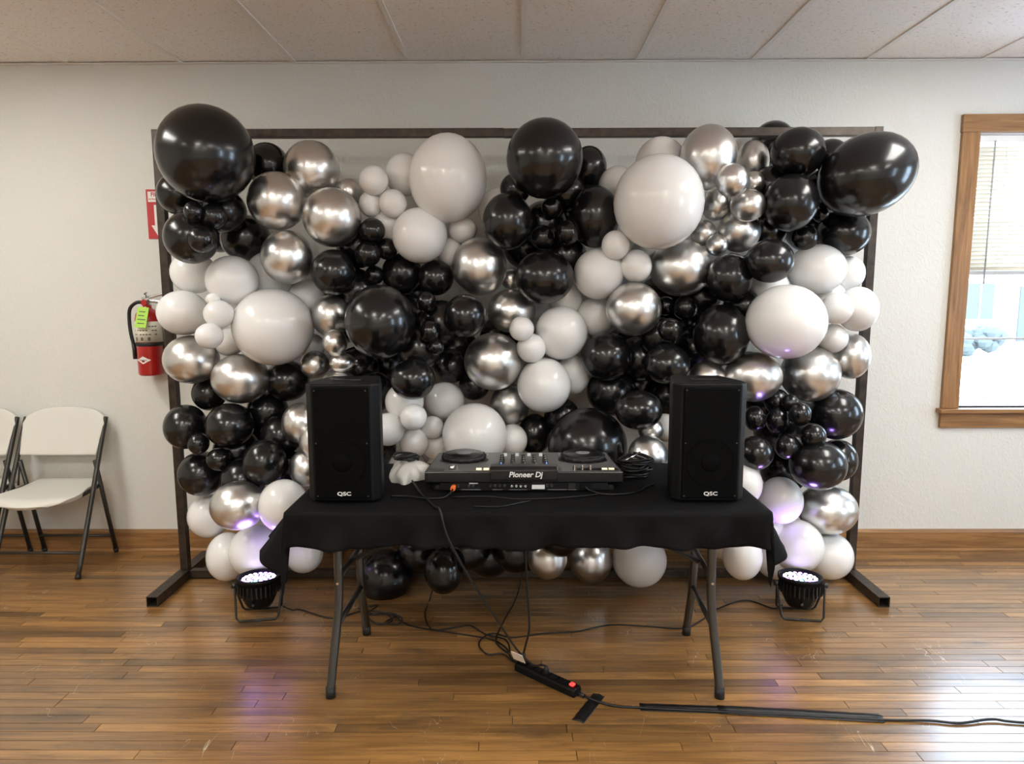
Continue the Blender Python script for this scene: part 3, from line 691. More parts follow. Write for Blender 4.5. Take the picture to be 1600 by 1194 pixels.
# ------------------------------------------------------------------ folding table and cloth
TX0, TX1, TY0, TY1, TZ = -.79, .865, -1.575, -.92, .742
tb = thing('folding_table', 'folding banquet table with bent grey steel legs under the black cloth', 'table', ((TX0+TX1)/2, -1.25, 0))
MB().box(TX0+.004, TX1-.004, TY0+.004, TY1-.004, TZ-.045, TZ-.004).build('tabletop', 'white_poly', tb, world=True, bevel=.01)
for sx, xf, xt in ((-1, -.691, -.664), (1, .748, .722)):
    MB().tube(smooth_path([(xt, -1.40, .70), (xt, -1.415, .50), (xt+sx*.002, -1.42, .36), (xt+sx*.008, -1.435, .26), (xt+sx*.02, -1.465, .12), (xf, -1.485, .028)], 6), .0165, 14).build('leg', 'leg_grey', tb, world=True)
    MB().cyl((xf, -1.483, .04), (xf, -1.4865, .0005), .0185, 14).build('foot_cap', 'rubber', tb, world=True)
    xr = xt-sx*.004 if sx < 0 else xt+.02
    MB().tube(smooth_path([(xr, -1.10, .70), (xr, -1.10, .45), (xr, -1.095, .32), (xr, -1.07, .20), (xr, -1.03, .09), (xr, -1.012, .028)], 6), .0165, 14).build('leg', 'leg_grey', tb, world=True)
    MB().cyl((xr, -1.0135, .04), (xr, -1.008, .0005), .0185, 14).build('foot_cap', 'rubber', tb, world=True)
    MB().tube([(xt+sx*.006, -1.43, .255), (xr, -1.085, .255)], .011, 10).build('cross_bar', 'leg_grey', tb, world=True)
    MB().tube([(xt, -1.41, .43), (xr, -1.10, .43)], .010, 10).build('cross_bar', 'leg_grey', tb, world=True)
    e = (xt-sx*.36, -1.25, .60); e2 = (xt-sx*.52, -1.25, .69)
    MB().tube([(xt, -1.25, .43), (xt-sx*.15, -1.25, .505), e, e2], .011, 8, flat=(.45, 1)).build('brace_strap', 'leg_dark', tb, world=True)
    MB().tube(smooth_path([(xt-sx*.10, -1.262, .49), (xt-sx*.13, -1.268, .535), (xt-sx*.17, -1.262, .53)], 4), .004, 8).build('lock_ring', 'silver_metal', tb, world=True)
    MB().cyl((xt, -1.44, .42), (xt, -1.432, .42), .005, 8).build('rivet', 'silver_metal', tb, world=True)

def cloth():
    OX0, OX1, OF, OR_ = .275, .245, .135, .15
    nu, nv = 150, 84
    R_ = .014
    def fn(u, v):
        X = TX0-OX0+u*(TX1+OX1-TX0+OX0); Y = TY0-OF+v*(TY1+OR_-TY0+OF)
        ex = min(max(X, TX0), TX1); ey = min(max(Y, TY0), TY1)
        dx, dy = X-ex, Y-ey; d = math.hypot(dx, dy)
        if d < 1e-6:
            z = .0008*math.sin(X*19+Y*7)+.0008*math.sin(X*7-Y*23)
            return (X, Y, TZ+.0015+max(z, -.0003))
        nx, ny = dx/d, dy/d
        q = R_*math.pi/2
        if d < q:
            a = d/R_; out = R_*math.sin(a); dz = R_*(1-math.cos(a))
        else:
            rem = d-q; t = max(0, min(1, (ey-TY0)/.22)); t = t*t*(3-2*t)
            side = .06+.62*t*(1.0 if dx < 0 else .85)
            sl = side if abs(dx) > 0 and dy == 0 else (.07 if dx == 0 else (.02 if dy < 0 else .3))
            amp = min(1, rem/.12)
            if dx == 0:
                w = .014*math.sin(ex*21+.6+rem*9)+.012*math.sin(ex*37+2.-rem*14)+.010*math.sin(ex*11+rem*22)+.006*math.sin(ex*63+rem*30)
            elif dy == 0:
                w = .014*math.sin(ey*26+1.0)+.008*math.sin(ey*51+.4)
            else:
                w = .012*math.sin(math.atan2(ny, nx)*6)
            out = R_+rem*sl+w*amp; dz = R_+rem*math.cos(math.atan(sl))
            if dy < 0 and dx == 0: dz += .003*math.sin(ex*9+1)*amp
        return (ex+nx*out, ey+ny*out, TZ+.0015-dz)
    o = MB().grid(fn, nu, nv).build('tablecloth', 'cloth_black')
    so = o.modifiers.new('thickness', 'SOLIDIFY'); so.thickness = .0012; so.offset = 1
    return tag(o, 'plain black tablecloth draped over the folding table', 'tablecloth')
cloth()
TOP = TZ+.0035

# ------------------------------------------------------------------ loudspeakers
def speaker():
    t = thing('loudspeaker', '', 'speaker', (0, 0, 0))
    H = .428
    out = [(-.104, .006), (.104, .006), (.13, .034), (.13, .08), (.092, .25), (-.092, .25), (-.13, .08), (-.13, .034)]
    MB().prism(out, 'z', .008, H).build('cabinet', 'black_plastic', t, bevel=.006)
    MB().box(-.098, .098, -.004, .006, .02, H-.012).build('grille', 'grille', t, bevel=.006)
    MB().tube([(math.cos(a)*.083, -.0045, .15+math.sin(a)*.083) for a in np.linspace(0, 2*math.pi, 37)[:-1]], .0018, 6, closed=True).build('woofer_ring', 'grille', t)
    MB().lathe([(.035, -.003), (.03, -.006), (.012, -.0085), (.001, -.009)], 24, (0, 0, .15), 'y').build('dust_cap', 'grille', t)
    for x in (-.089, .089):
        for z in (.03, .22, H-.022): MB().cyl((x, -.0055, z), (x, -.003, z), .003, 8).build('screw', 'leg_grey', t)
    for x in (-.07, .07):
        for y in (.04, .2): MB().cyl((x, y, 0), (x, y, .009), .012, 12).build('foot', 'rubber', t)
    MB().box(-.05, .05, .10, .15, H, H+.004).build('top_handle', 'black_smooth', t, bevel=.0015)
    text_mesh('QSC', .0185, .0006, 'badge', 'print_white', t, (.004, -.0046, .038), (math.pi/2, 0, 0), stretch=1.35, bold=.0004)
    return t
spk = speaker(); spk.location = (-.613, -1.505, TOP); spk.rotation_euler.z = .0
spk['label'] = 'black powered loudspeaker on the table end nearer the folding chairs'; spk['group'] = 'loudspeakers on the table'
spk2 = copy_tree(spk); spk2.location = (.678, -1.505, TOP); spk2['label'] = 'black powered loudspeaker on the table end nearer the window'

# ------------------------------------------------------------------ DJ controller (its connector side faces the camera)
def controller():
    t = thing('dj_controller', 'black and grey two-deck DJ controller with its connector panel outward', 'dj controller', (.027, -1.365, TOP))
    D = .462; zf, zb = .080, .044
    def ztop(y): return zf+(zb-zf)*y/D
    MB().prism([(0, .038), (0, zf), (D, zb), (D, .022), (.05, .022)], 'x', -.371, .371).build('chassis', 'deck_black', t, bevel=.004)
    MB().box(-.315, .315, .010, .3, .006, .04).build('connector_panel', 'deck_black', t)
    for x in (-.325, .325):
        for y in (.05, .40): MB().lathe([(.02, 0), (.021, .002), (.021, .022), (.018, .024)], 16, (x, y, 0)).build('foot', 'rubber', t)
    pl = MB().prism([(.006, ztop(.006)+.0003), (.006, ztop(.006)+.0018), (D-.006, ztop(D-.006)+.0018), (D-.006, ztop(D-.006)+.0003)], 'x', -.362, .362)
    pl.build('top_plate', 'deck_grey', t)
    for x0, x1 in ((-.355, -.30), (.20, .355)):
        y0, y1 = .012, .06
        MB().prism([(y0, ztop(y0)+.0018), (y0, ztop(y0)+.003), (y1, ztop(y1)+.003), (y1, ztop(y1)+.0018)], 'x', x0, x1).build('control_strip', 'deck_black', t)
    for sx in (-1, 1):
        cx, cy = sx*.243, .255; z0 = ztop(cy)
        jw = MB()
        prof = [(.100, -.004), (.100, .004), (.092, .006), (.091, .010)]
        jw.lathe(prof, 40, (cx, cy, z0)); j = jw.build('jog_wheel', 'deck_black', t)
        rim = MB(); n = 60
        ring = []
        for k in range(n):
            a = 2*math.pi*k/n; r = .088+.0035*math.cos(a*15); ring.append((cx+r*math.cos(a), cy+r*math.sin(a)))
        rim.prism(ring, 'z', z0+.008, z0+.027, True).build('grip_ring', 'rubber', j)
        MB().lathe([(.001, .0325), (.030, .0325), (.031, .0318), (.076, .0318), (.080, .0300), (.080, .026)], 40, (cx, cy, z0)).build('platter', 'deck_black', j)
        MB().lathe([(.001, .0330), (.028, .0330), (.029, .0326)], 30, (cx, cy, z0)).build('jog_display', 'print_grey', j)
    def knob(x, y, r, h, cap='silver_metal', name='knob'):
        z = ztop(y)+.0015
        k = MB().lathe([(r*1.15, 0), (r*1.15, h*.2), (r, h*.25), (r*.85, h), (r*.3, h*1.02)], 12, (x, y, z)).build(name, 'deck_black', t)
        MB().box(x-r*.22, x+r*.22, y-r*1.02, y+r*.2, z+h*.25, z+h*1.08).build('pointer', cap, k)
    for c in range(5):
        for r_ in range(4): knob((c-2)*.043, .085+r_*.052, .0090, .026)
    for c in (-2, 2): knob(c*.043, .05, .0080, .024, 'led_blue')
    for c in range(4):
        x = (c-1.5)*.05; y = .36
        f_ = MB().box(x-.002, x+.002, y-.03, y+.03, ztop(y)+.0012, ztop(y)+.0026).build('fader_slot', 'deck_black', t)
        MB().box(x-.007, x+.007, y-.008, y+.006, ztop(y)+.0026, ztop(y)+.013).build('fader_cap', 'print_white', f_)
    # rotary and lit pads near the connector edge
    k = MB().lathe([(.013, 0), (.013, .014), (.010, .016), (.001, .016)], 20, (-.272, .04, ztop(.04)+.0015)).build('browse_knob', 'silver_metal', t)
    MB().box(-.252, -.249, .02, .024, ztop(.02), ztop(.02)+.02).build('toggle', 'silver_metal', t)
    for x in (-.170, -.142, .305, .331):
        MB().box(x-.010, x+.010, .030, .046, ztop(.04)+.002, ztop(.04)+.006).build('lit_button', 'led_amber', t, bevel=.001)
    for x in (.190, .220, .250):
        f_ = MB().box(x-.0022, x+.0022, .014, .075, ztop(.04)+.001, ztop(.04)+.004).build('fader_slot', 'deck_black', t)
        MB().box(x-.0018, x+.0018, .018, .022, ztop(.02), ztop(.02)+.022).build('fader_cap', 'silver_metal', f_)
    MB().box(.122, .142, .022, .065, ztop(.045)+.0005, ztop(.045)+.004).build('switch_block', 'deck_black', t)
    for sx in (-1, 1):
        for r_ in range(2):
            for c in range(4):
                x = sx*.243-.075+c*.05; y = .385+r_*.035
                MB().box(x-.018, x+.018, y-.011, y+.011, ztop(y), ztop(y)+.005).build('pad', 'print_grey', t, bevel=.002)
    # raised screen housing with the maker's lettering
    s = MB().prism([(-.012, .050), (-.012, .088), (.0, .1005), (.05, .0985), (.065, .078), (.02, .05)], 'x', -.126, .126).build('screen_housing', 'deck_black', t, bevel=.003)
    text_mesh('Pioneer Dj', .0285, .0006, 'badge_lettering', 'print_white', s, (.006, -.0126, .0715), (math.pi/2, 0, 0), shear=.18, stretch=1.02, bold=.0006, spacing=.98)
    # connectors
    def on_panel(x, z, r, m, name='socket'):
        MB().lathe([(r, .0), (r, -.006), (r*.6, -.0062), (r*.6, -.002)], 14, (x, .010, z-.003), 'y').build(name, m, t)
    for x in (-.268, -.245, -.205, -.19): on_panel(x, .026, .005, 'leg_grey')
    for x in (-.125, -.108, -.09, -.072): on_panel(x, .027, .0048, 'leg_grey')
    for x in (-.045, -.028, -.011, .006): on_panel(x, .026, .0050, 'silver_metal')
    for x in (.088, .104): on_panel(x, .028, .0058, 'leg_grey')
    MB().box(.168, .192, .004, .012, .013, .034).build('usb_port', 'leg_grey', t)
    MB().box(.21, .25, .002, .012, .010, .036).build('power_inlet', 'black_plastic', t)
    MB().box(.030, .078, .0085, .0102, .011, .027).build('rating_plate', 'print_white', t)
    for x0, x1 in ((-.235, -.162), (-.118, -.08), (-.055, .012), (.09, .16), (.165, .196)):
        MB().box(x0, x1, .0088, .0102, .0075, .0095).build('label_line', 'print_grey', t)
    MB().box(-.205, -.172, .0088, .0102, .031, .0355).build('label_line', 'print_white', t)
    return t
controller()

# ------------------------------------------------------------------ par lights on the floor
mat('led_white', (1, 1, 1), .4, emit=(1, .9, 1.0), es=4)
mat('led_pink', (1, .7, .9), .4, emit=(1, .45, .8), es=3.2)
mat('led_cyan', (.5, .9, 1), .4, emit=(.3, .8, 1.0), es=2.6)
mat('led_violet', (.5, .3, 1), .4, emit=(.5, .28, 1.0), es=5)
def par_light():
    t = thing('par_light', '', 'stage light', (0, 0, 0))
    ZS = .86; TILT = Matrix.Rotation(-.07, 4, 'X') @ Matrix.Diagonal((1, 1, ZS, 1)); piv = Vector((0, 0, .0))
    def tilt(o):
        o.data.transform(Matrix.Translation(piv) @ TILT @ Matrix.Translation(-piv)); return o
    body = tilt(MB().lathe([(.03, .055), (.052, .057), (.062, .075), (.085, .135), (.092, .145), (.092, .200), (.098, .203), (.098, .222), (.090, .222), (.088, .208)], 40).build('can', 'black_plastic', t))
    for k in range(30):
        a = 2*math.pi*k/30
        rb_ = MB().box(.090, .096, -.003, .003, .140*ZS, .200*ZS); o = rb_.build('fin', 'black_smooth', body); o.rotation_euler.z = a
        o.data.transform(Matrix.Identity(4))
    tilt(MB().lathe([(.0885, .204), (.001, .204)], 32).build('lens_plate', 'deck_black', t))
    spots = {'led_white': [], 'led_pink': [], 'led_cyan': [], 'led_violet': []}
    ks = list(spots); i = 0
    for ring, n in ((0, 1), (.022, 6), (.044, 12), (.067, 18)):
        for k in range(n):
            a = 2*math.pi*k/max(n, 1)+ring*9; x = ring*math.cos(a); y = ring*math.sin(a)
            c = 'led_cyan' if abs(x) < .012 and i % 2 else ks[(i*7) % 4] if i % 3 == 0 else ('led_white' if i % 2 else 'led_violet')
            spots[c].append((x, y)); i += 1
    for c, l in spots.items():
        mb = MB()
        for x, y in l: mb.lathe([(.0095, .2045), (.0095, .208), (.006, .2115), (.001, .2125)], 10, (x, y, 0))
        if l:
            o = tilt(mb.build('led_lenses', c, t)); o['kind'] = 'stuff'
    w = .005
    for nm, yb, xb, zt in (('front_yoke', -.058, .086, .152), ('rear_yoke', .062, .082, .152)):
        pts = [(-.104, 0, zt), (-.104+.0, yb*.12, zt-.02), (-xb-.006, yb*.93, .02), (-xb+.006, yb, .006), (xb-.006, yb, .006), (xb+.006, yb*.93, .02), (.104, yb*.12, zt-.02), (.104, 0, zt)]
        MB().tube(pts, .0085, 8, flat=(.5, 1) if False else (.62, .62)).build(nm, 'black_smooth', t)
    for sx in (-1, 1): MB().cyl((sx*.094, 0, .152), (sx*.118, 0, .152), .012, 14).build('pivot_knob', 'black_smooth', t)
    MB().cyl((-.012, -.078, .086), (-.012, -.066, .088), .006, 10).build('screw', 'leg_grey', t)
    MB().box(-.012, .02, -.066, -.052, .002, .0095).build('yoke_clip', 'leg_grey', t)
    return t
par = par_light(); par.location = (-1.195, -.835, 0); par.rotation_euler.z = .16
par['label'] = 'black LED par uplight on the floor nearer the folding chairs'; par['group'] = 'floor uplights'
par2 = copy_tree(par); par2.location = (1.308, -.83, 0); par2.rotation_euler.z = -.12
par2['label'] = 'black LED par uplight on the floor nearer the window'
for p_ in (par, par2):
    ld = bpy.data.lights.new('par_beam', 'SPOT'); ld.energy = PAR_POWER; ld.color = (.40, .22, 1.0); ld.spot_size = 1.5; ld.spot_blend = .8; ld.shadow_soft_size = .07
    lo = bpy.data.objects.new('par_beam', ld); C.objects.link(lo); lo.location = (p_.location.x, p_.location.y+.012, .205); lo.rotation_euler = (math.pi-.10, 0, 0)

# ------------------------------------------------------------------ folding chairs
def chair():
    t = thing('folding_chair', '', 'chair', (0, 0, 0))
    hw = .228
    for s in (-1, 1):
        MB().tube(smooth_path([(s*hw, -.192, .018), (s*hw, -.055, .32), (s*hw*.99, .060, .575), (s*hw*.985, .117, .70), (s*hw*.985, .162, .80)], 4), .0125, 12, flat=(1, 1)).build('front_leg', 'chair_tube', t)
        MB().cyl((s*hw, -.190, .024), (s*hw, -.200, .0005), .0145, 12).build('foot_cap', 'rubber', t)
        MB().tube([(s*(hw-.020), .186, .02), (s*(hw-.020), .060, .575)], .0115, 12).build('rear_leg', 'chair_tube', t)
        MB().cyl((s*(hw-.020), .183, .026), (s*(hw-.020), .192, .0005), .0135, 12).build('foot_cap', 'rubber', t)
        MB().tube([(s*(hw-.022), -.10, .415), (s*(hw-.022), .085, .425)], .0095, 10, flat=(.6, 1.2)).build('seat_rail', 'chair_tube', t)
        MB().tube([(s*(hw-.016), .035, .44), (s*(hw-.016), .062, .57)], .006, 8, flat=(.5, 1.3)).build('link', 'chair_tube', t)
    MB().cyl((-hw, -.150, .125), (hw, -.150, .125), .0075, 10).build('stretcher', 'chair_tube', t)
    MB().cyl((-hw+.02, .158, .11), (hw-.02, .158, .11), .0075, 10).build('stretcher', 'chair_tube', t)
    # moulded seat: wide at the front, narrower behind, dished with a rolled front edge
    nu, nv = 20, 20
    def seat(u, v):
        yy = -.235+v*.40; a = u*2-1
        wdt = .218 if v < .35 else .218-.028*min(1, (v-.35)/.25)
        round_f = 0
        if v < .25: round_f = (1-math.sqrt(max(0, 1-((.25-v)/.25)**2)))*.10
        x = a*(wdt-round_f*.9)
        yy2 = yy - .028*(1-a*a)*(1-v)
        z = .437+.010*v-.010*(1-a*a)*math.sin(math.pi*min(1, v*1.1))-.030*max(0, (.16-v)/.16)**2-.008*abs(a)**6
        return (x, yy2, z)
    so = MB().grid(seat, nu, nv).build('seat', 'white_poly', t)
    m_ = so.modifiers.new('thickness', 'SOLIDIFY'); m_.thickness = .024; m_.offset = -1
    b_ = so.modifiers.new('soft', 'BEVEL'); b_.width = .008; b_.segments = 2; b_.limit_method = 'ANGLE'; b_.angle_limit = .9
    def back(u, v):
        a = u*2-1
        w = .212+.022*v
        top = .050*abs(a)**4+.010*a*a
        z = .602+v*(.248-top)-.004*(1-a*a)*(1-v)
        y = .062+(z-.575)*.44+.016*(1-a*a)-.004
        y += .004*max(0, v-.85)/.15
        return (a*w, y, z)
    bo = MB().grid(back, 24, 12).build('backrest', 'white_poly', t)
    m_ = bo.modifiers.new('thickness', 'SOLIDIFY'); m_.thickness = .020; m_.offset = 0
    b_ = bo.modifiers.new('soft', 'BEVEL'); b_.width = .007; b_.segments = 2; b_.limit_method = 'ANGLE'; b_.angle_limit = .9
    return t
ch = chair(); ch.location = (-2.535, -.226, 0)
ch['label'] = 'white plastic folding chair with dark metal legs, closer to the fire extinguisher'; ch['group'] = 'folding chairs along the wall'
ch2 = copy_tree(ch); ch2.location = (-3.03, -.232, 0); ch2.rotation_euler.z = .015
ch2['label'] = 'white plastic folding chair with dark metal legs, farther from the fire extinguisher'

# ------------------------------------------------------------------ fire extinguisher and its sign
ex = thing('fire_extinguisher', 'red fire extinguisher with green inspection tag hung on the wall', 'extinguisher', (-2.022, -.085, 1.04))
R_ = .0655
body = MB().lathe([(.055, .0), (.062, .004), (R_, .012), (R_, .31), (.061, .335), (.048, .353), (.028, .364), (.022, .372), (.022, .385)], 32).build('cylinder', 'red_paint', ex)
MB().lathe([(R_+.0008, .185), (R_+.0008, .297)], 32).build('instruction_label', 'label_cream', body)
for r_ in range(3):
    for k in range(9):
        a = -math.pi/2-.95+k*.235; zz = .268-r_*.022
        if (k*7+r_*3) % 5 == 0: continue
        MB().add([((R_+.0013)*math.cos(a+d), (R_+.0013)*math.sin(a+d), zz+h) for d, h in ((0, 0), (.17, 0), (.17, .006), (0, .006))], [[0, 1, 2, 3]]).build('print_line', 'label_dark', body)
for k in range(3):
    a = -math.pi/2-.72+k*.55
    MB().add([((R_+.0013)*math.cos(a+d), (R_+.0013)*math.sin(a+d), .194+h) for d, h in ((0, 0), (.2, 0), (.2, .018), (0, .018))], [[0, 1, 2, 3]]).build('pictogram', 'label_dark', body)
MB().lathe([(R_+.002, .163), (R_+.0035, .165), (R_+.0035, .181), (R_+.002, .183)], 32).build('bracket_strap', 'rubber', ex)
MB().box(-.018, .018, .06, .0845, .08, .30).build('wall_bracket', 'leg_dark', ex)
dm2 = MB().add([((R_+.0022)*math.cos(-math.pi/2-.12+p[0]*1.75), (R_+.0022)*math.sin(-math.pi/2-.12+p[0]*1.75), .088+p[1]) for p in [(-.36, .0), (-.18, .008), (0, .021), (.18, .0105), (.36, 0), (.18, -.0105), (0, -.021), (-.18, -.008)]], [[0, 1, 7], [1, 2, 3, 5, 6, 7], [3, 4, 5]])
dm2.build('diamond_emblem', 'sign_white', body)
for k in range(7):
    a = -math.pi/2-.42+k*.09
    MB().add([((R_+.003)*math.cos(a+d), (R_+.003)*math.sin(a+d), .085+h) for d, h in ((0, 0), (.055, 0), (.055, .006), (0, .006))], [[0, 1, 2, 3]]).build('emblem_lettering', 'label_dark', body)
MB().lathe([(.018, .383), (.020, .385), (.020, .412), (.012, .416), (.001, .416)], 18).build('valve', 'silver_metal', ex)
MB().lathe([(.016, -.026), (.017, -.024), (.017, -.012), (.014, -.010)], 20, (-.004, 0, .398), 'y').build('gauge', 'red_paint', ex)
MB().tube(smooth_path([(-.02, 0, .405), (.03, -.006, .407), (.085, -.01, .398), (.12, -.01, .378)], 5), .006, 8, flat=(.5, 1.4)).build('carry_handle', 'silver_metal', ex)
MB().tube(smooth_path([(-.025, 0, .420), (.02, -.004, .428), (.07, -.008, .440), (.12, -.01, .452)], 5), .006, 8, flat=(.5, 1.4)).build('squeeze_lever', 'silver_metal', ex)
MB().tube(smooth_path([(.004, -.012, .425), (.006, -.014, .438), (-.004, -.012, .446), (.010, -.012, .452)], 5), .0032, 8).build('pull_pin', 'label_dark', ex)
hose = MB().tube(smooth_path([(-.018, -.004, .400), (-.055, -.006, .398), (-.092, -.006, .365), (-.100, -.006, .30), (-.094, -.01, .23), (-.083, -.012, .175)], 8), .0095, 12).build('hose', 'rubber', ex)
MB().tube([(-.083, -.012, .178), (-.079, -.014, .145), (-.078, -.014, .09)], .011, 12).build('nozzle', 'black_smooth', hose)
gt = MB().add([(-.034, -.0800, .268), (.028, -.0815, .264), (.036, -.050, .372), (-.024, -.050, .378), (-.034, -.0792, .268), (.028, -.0807, .264), (.036, -.0492, .372), (-.024, -.0492, .378)], [[0, 1, 2, 3], [7, 6, 5, 4], [0, 4, 5, 1], [1, 5, 6, 2], [2, 6, 7, 3], [3, 7, 4, 0]]).build('inspection_tag', 'tag_green', ex)

for k, (u0, u1) in enumerate(((.2, .8), (.15, .85), (.15, .7), (.2, .75))):
    A_, B_, C_, D_ = Vector((-.034, -.0806, .268)), Vector((.028, -.0821, .264)), Vector((.036, -.0506, .372)), Vector((-.024, -.0506, .378))
    def tp(u, v): return (A_*(1-u)+B_*u)*(1-v)+(D_*(1-u)+C_*u)*v
    v0 = .18+k*.19
    MB().add([tp(u0, v0), tp(u1, v0), tp(u1, v0+.045), tp(u0, v0+.045)], [[0, 1, 2, 3]]).build('print_line', 'label_dark', gt)
sg = thing('extinguisher_sign', 'red and white fire extinguisher arrow sign above the extinguisher', 'sign', (-1.975, -.003, 1.92))
sw, sh = .054, .133
MB().box(-sw, sw, -.0015, .0015, -sh, sh).build('panel', 'red_sign', sg)
MB().box(-sw+.010, sw-.010, -.0025, -.0015, .066, sh-.012).build('header', 'sign_white', sg)
MB().prism([(-.014, .05), (.014, .05), (.014, -.06), (.034, -.06), (0, -.118), (-.034, -.06), (-.014, -.06)], 'y', -.0027, -.0015).build('down_arrow', 'sign_white', sg)
text_mesh('FIRE', .030, .0003, 'lettering', 'red_sign', sg, (0, -.003, .105), (math.pi/2, 0, 0), bold=.0008)
text_mesh('EXTINGUISHER', .0115, .0003, 'lettering', 'red_sign', sg, (0, -.003, .080), (math.pi/2, 0, 0), bold=.0003)

# ------------------------------------------------------------------ power strip, cords, tape
def fl(px, py, z=.0045): return tuple(atz(px, py, z))
PSA, PSB = Vector((.005, -1.288, 0)), Vector((.225, -1.478, 0))
ang = math.atan2(PSB.y-PSA.y, PSB.x-PSA.x); PL = (PSB-PSA).length
pst = thing('power_strip', 'black power strip with red lit switch on the floor under the table front', 'power strip', tuple((PSA+PSB)/2), ang)
MB().prism([(-.024, .0005), (.024, .0005), (.024, .026), (.019, .034), (-.019, .034), (-.024, .026)], 'x', -PL/2, PL/2).build('body', 'black_plastic', pst, bevel=.004)
for k in range(6):
    x = -PL/2+.028+k*.038
    s_ = MB().box(x-.014, x+.014, -.013, .013, .034, .0352).build('outlet', 'black_smooth', pst)
    MB().box(x-.005, x-.002, -.007, -.004, .0352, .0354).box(x-.005, x-.002, .004, .007, .0352, .0354).build('slot', 'rubber', s_)
MB().box(PL/2-.034, PL/2-.016, -.009, .009, .034, .041).build('switch', 'switch_red', pst, bevel=.002)
MB().cyl((PL/2, 0, .016), (PL/2+.03, 0, .012), .008, 12).build('strain_relief', 'rubber', pst)
def strip_pt(k, h=.036):
    x = -PL/2+.028+k*.038; c_, s_ = math.cos(ang), math.sin(ang); m = (PSA+PSB)/2
    return (m.x+x*c_, m.y+x*s_, h)
def cord(label, pts, r=.0035, n=8, cat='cable', m='cable_black', name='cable', plug=None, group=None):
    path = smooth_path(pts, n)
    t = thing(name, label, cat, tuple(path[0]), group=group)
    MB().tube(path, r, 8).build('cord', m, t, world=True)
    return t
def plug_at(t, p, top, m='rubber', r=.0135):
    MB().tube([p, (p[0], p[1], p[2]+.018), top], r, 10, rfun=lambda u: r*(1-.55*u)).build('plug', m, t, world=True)
# extension cord that feeds the strip
e0 = (PSB.x+.026, -1.498, .012)
c_ = cord('black extension cord running from the power strip along the taped floor', [e0, fl(930, 1095, .008), fl(960, 1103), fl(1000, 1106), fl(1120, 1112), fl(1250, 1118), fl(1380, 1125), fl(1450, 1126, .006), fl(1500, 1130, .006), fl(1550, 1124, .008), fl(1610, 1130, .006), (2.4, -1.70, .006), (3.4, -1.6, .006), (4.5, -1.5, .006)], .0045, 8, name='extension_cord')
def tape(label, pts, w, lump=.006):
    # strip of tape following floor points, raised over the cord in its middle line
    mb = MB(); P = [Vector(p) for p in pts]; rows = []
    for i, p in enumerate(P):
        a = P[max(i-1, 0)]; b = P[min(i+1, len(P)-1)]; d = (b-a); d.z = 0; d.normalize(); nrm = Vector((-d.y, d.x, 0))
        row = []
        for k in range(9):
            s_ = k/4-1; jitter = .0012*math.sin(i*3.1+k*1.7)
            z = .0012+lump*math.exp(-(s_*3.2)**2)+p.z
            row.append(p+nrm*(s_*w/2+jitter)+Vector((0, 0, z)))
        rows.append(row)
    vs_ = [q for r in rows for q in r]
    mb.add(vs_, [[i*9+k, i*9+k+1, (i+1)*9+k+1, (i+1)*9+k] for i in range(len(P)-1) for k in range(8)], True)
    o = mb.build('gaffer_tape', 'tape_black'); so = o.modifiers.new('thickness', 'SOLIDIFY'); so.thickness = .0008; so.offset = -1
    return tag(o, label, 'tape', 'gaffer tape holding the cord')
def span(a, b, n): return [tuple(np.array(a)+(np.array(b)-np.array(a))*i/n) for i in range(n+1)]
T0 = atz(1000, 1105, 0); T1 = atz(1135, 1110, 0); T2 = atz(1378, 1124, 0)
tape('long black tape strip over the cord, end nearer the power strip', span(T0, T1, 10), .046, .0095)
tape('long black tape strip over the cord, end farther from the power strip', [tuple(np.array(p)+np.array([0, 0, .0016])) for p in span(np.array(T1)+np.array([-.03, 0, 0]), T2, 18)], .050, .0105)
ta, tb_ = atz(903, 1128, 0), atz(936, 1086, 0)
tape('short black tape patch across the cord beside the power strip', span(ta, tb_, 10), .046, .004)

# cords of the two uplights
cord('thin black cord looping from the uplight nearer the chairs to the strip', [(-1.10, -.80, .03), (-1.06, -.79, .006), fl(470, 953), fl(520, 966), fl(565, 955), fl(600, 958, .006), fl(612, 970, .006), fl(590, 975, .006), fl(575, 962, .010), fl(610, 960, .010), fl(628, 972), fl(650, 980), fl(700, 988), fl(740, 994), fl(770, 1000), fl(790, 1012, .008), fl(800, 1030, .012), strip_pt(0, .02)], .0035, 8, group='uplight cords')
cord('thin black cord running from the uplight nearer the window to the strip', [(1.25, -.78, .03), (1.21, -.77, .006), fl(1165, 938), fl(1120, 952), fl(1095, 970), fl(1065, 982), fl(1000, 978), fl(950, 977), fl(900, 987), fl(850, 990), fl(800, 996), fl(768, 990), fl(748, 1005, .006), fl(760, 1022, .006), fl(785, 1022, .010), fl(802, 1034, .014), strip_pt(0, .028)], .0035, 8, group='uplight cords')
cord('black cord drooping from behind the balloons to the loose coil', [(-.40, -.55, .30), (-.40, -.66, .12), fl(672, 935), fl(664, 960), fl(676, 984), fl(715, 980), fl(735, 978), fl(760, 992, .010), fl(790, 1000, .012), fl(796, 1020, .012), fl(782, 1012, .014), fl(775, 998, .014), fl(790, 965, .01), fl(808, 932, .006), (.03, -.55, .10)], .0038, 8)
t = cord('knotted thin black cord bundle on floor behind the rear table leg', [fl(575, 948, .006), fl(590, 946, .010), fl(575, 956, .014), fl(560, 950, .008), fl(585, 960, .012), fl(607, 958, .014), fl(620, 962, .012), fl(603, 972, .010), fl(622, 976, .012), fl(628, 966, .016), fl(612, 960, .018)], .0032, 8)
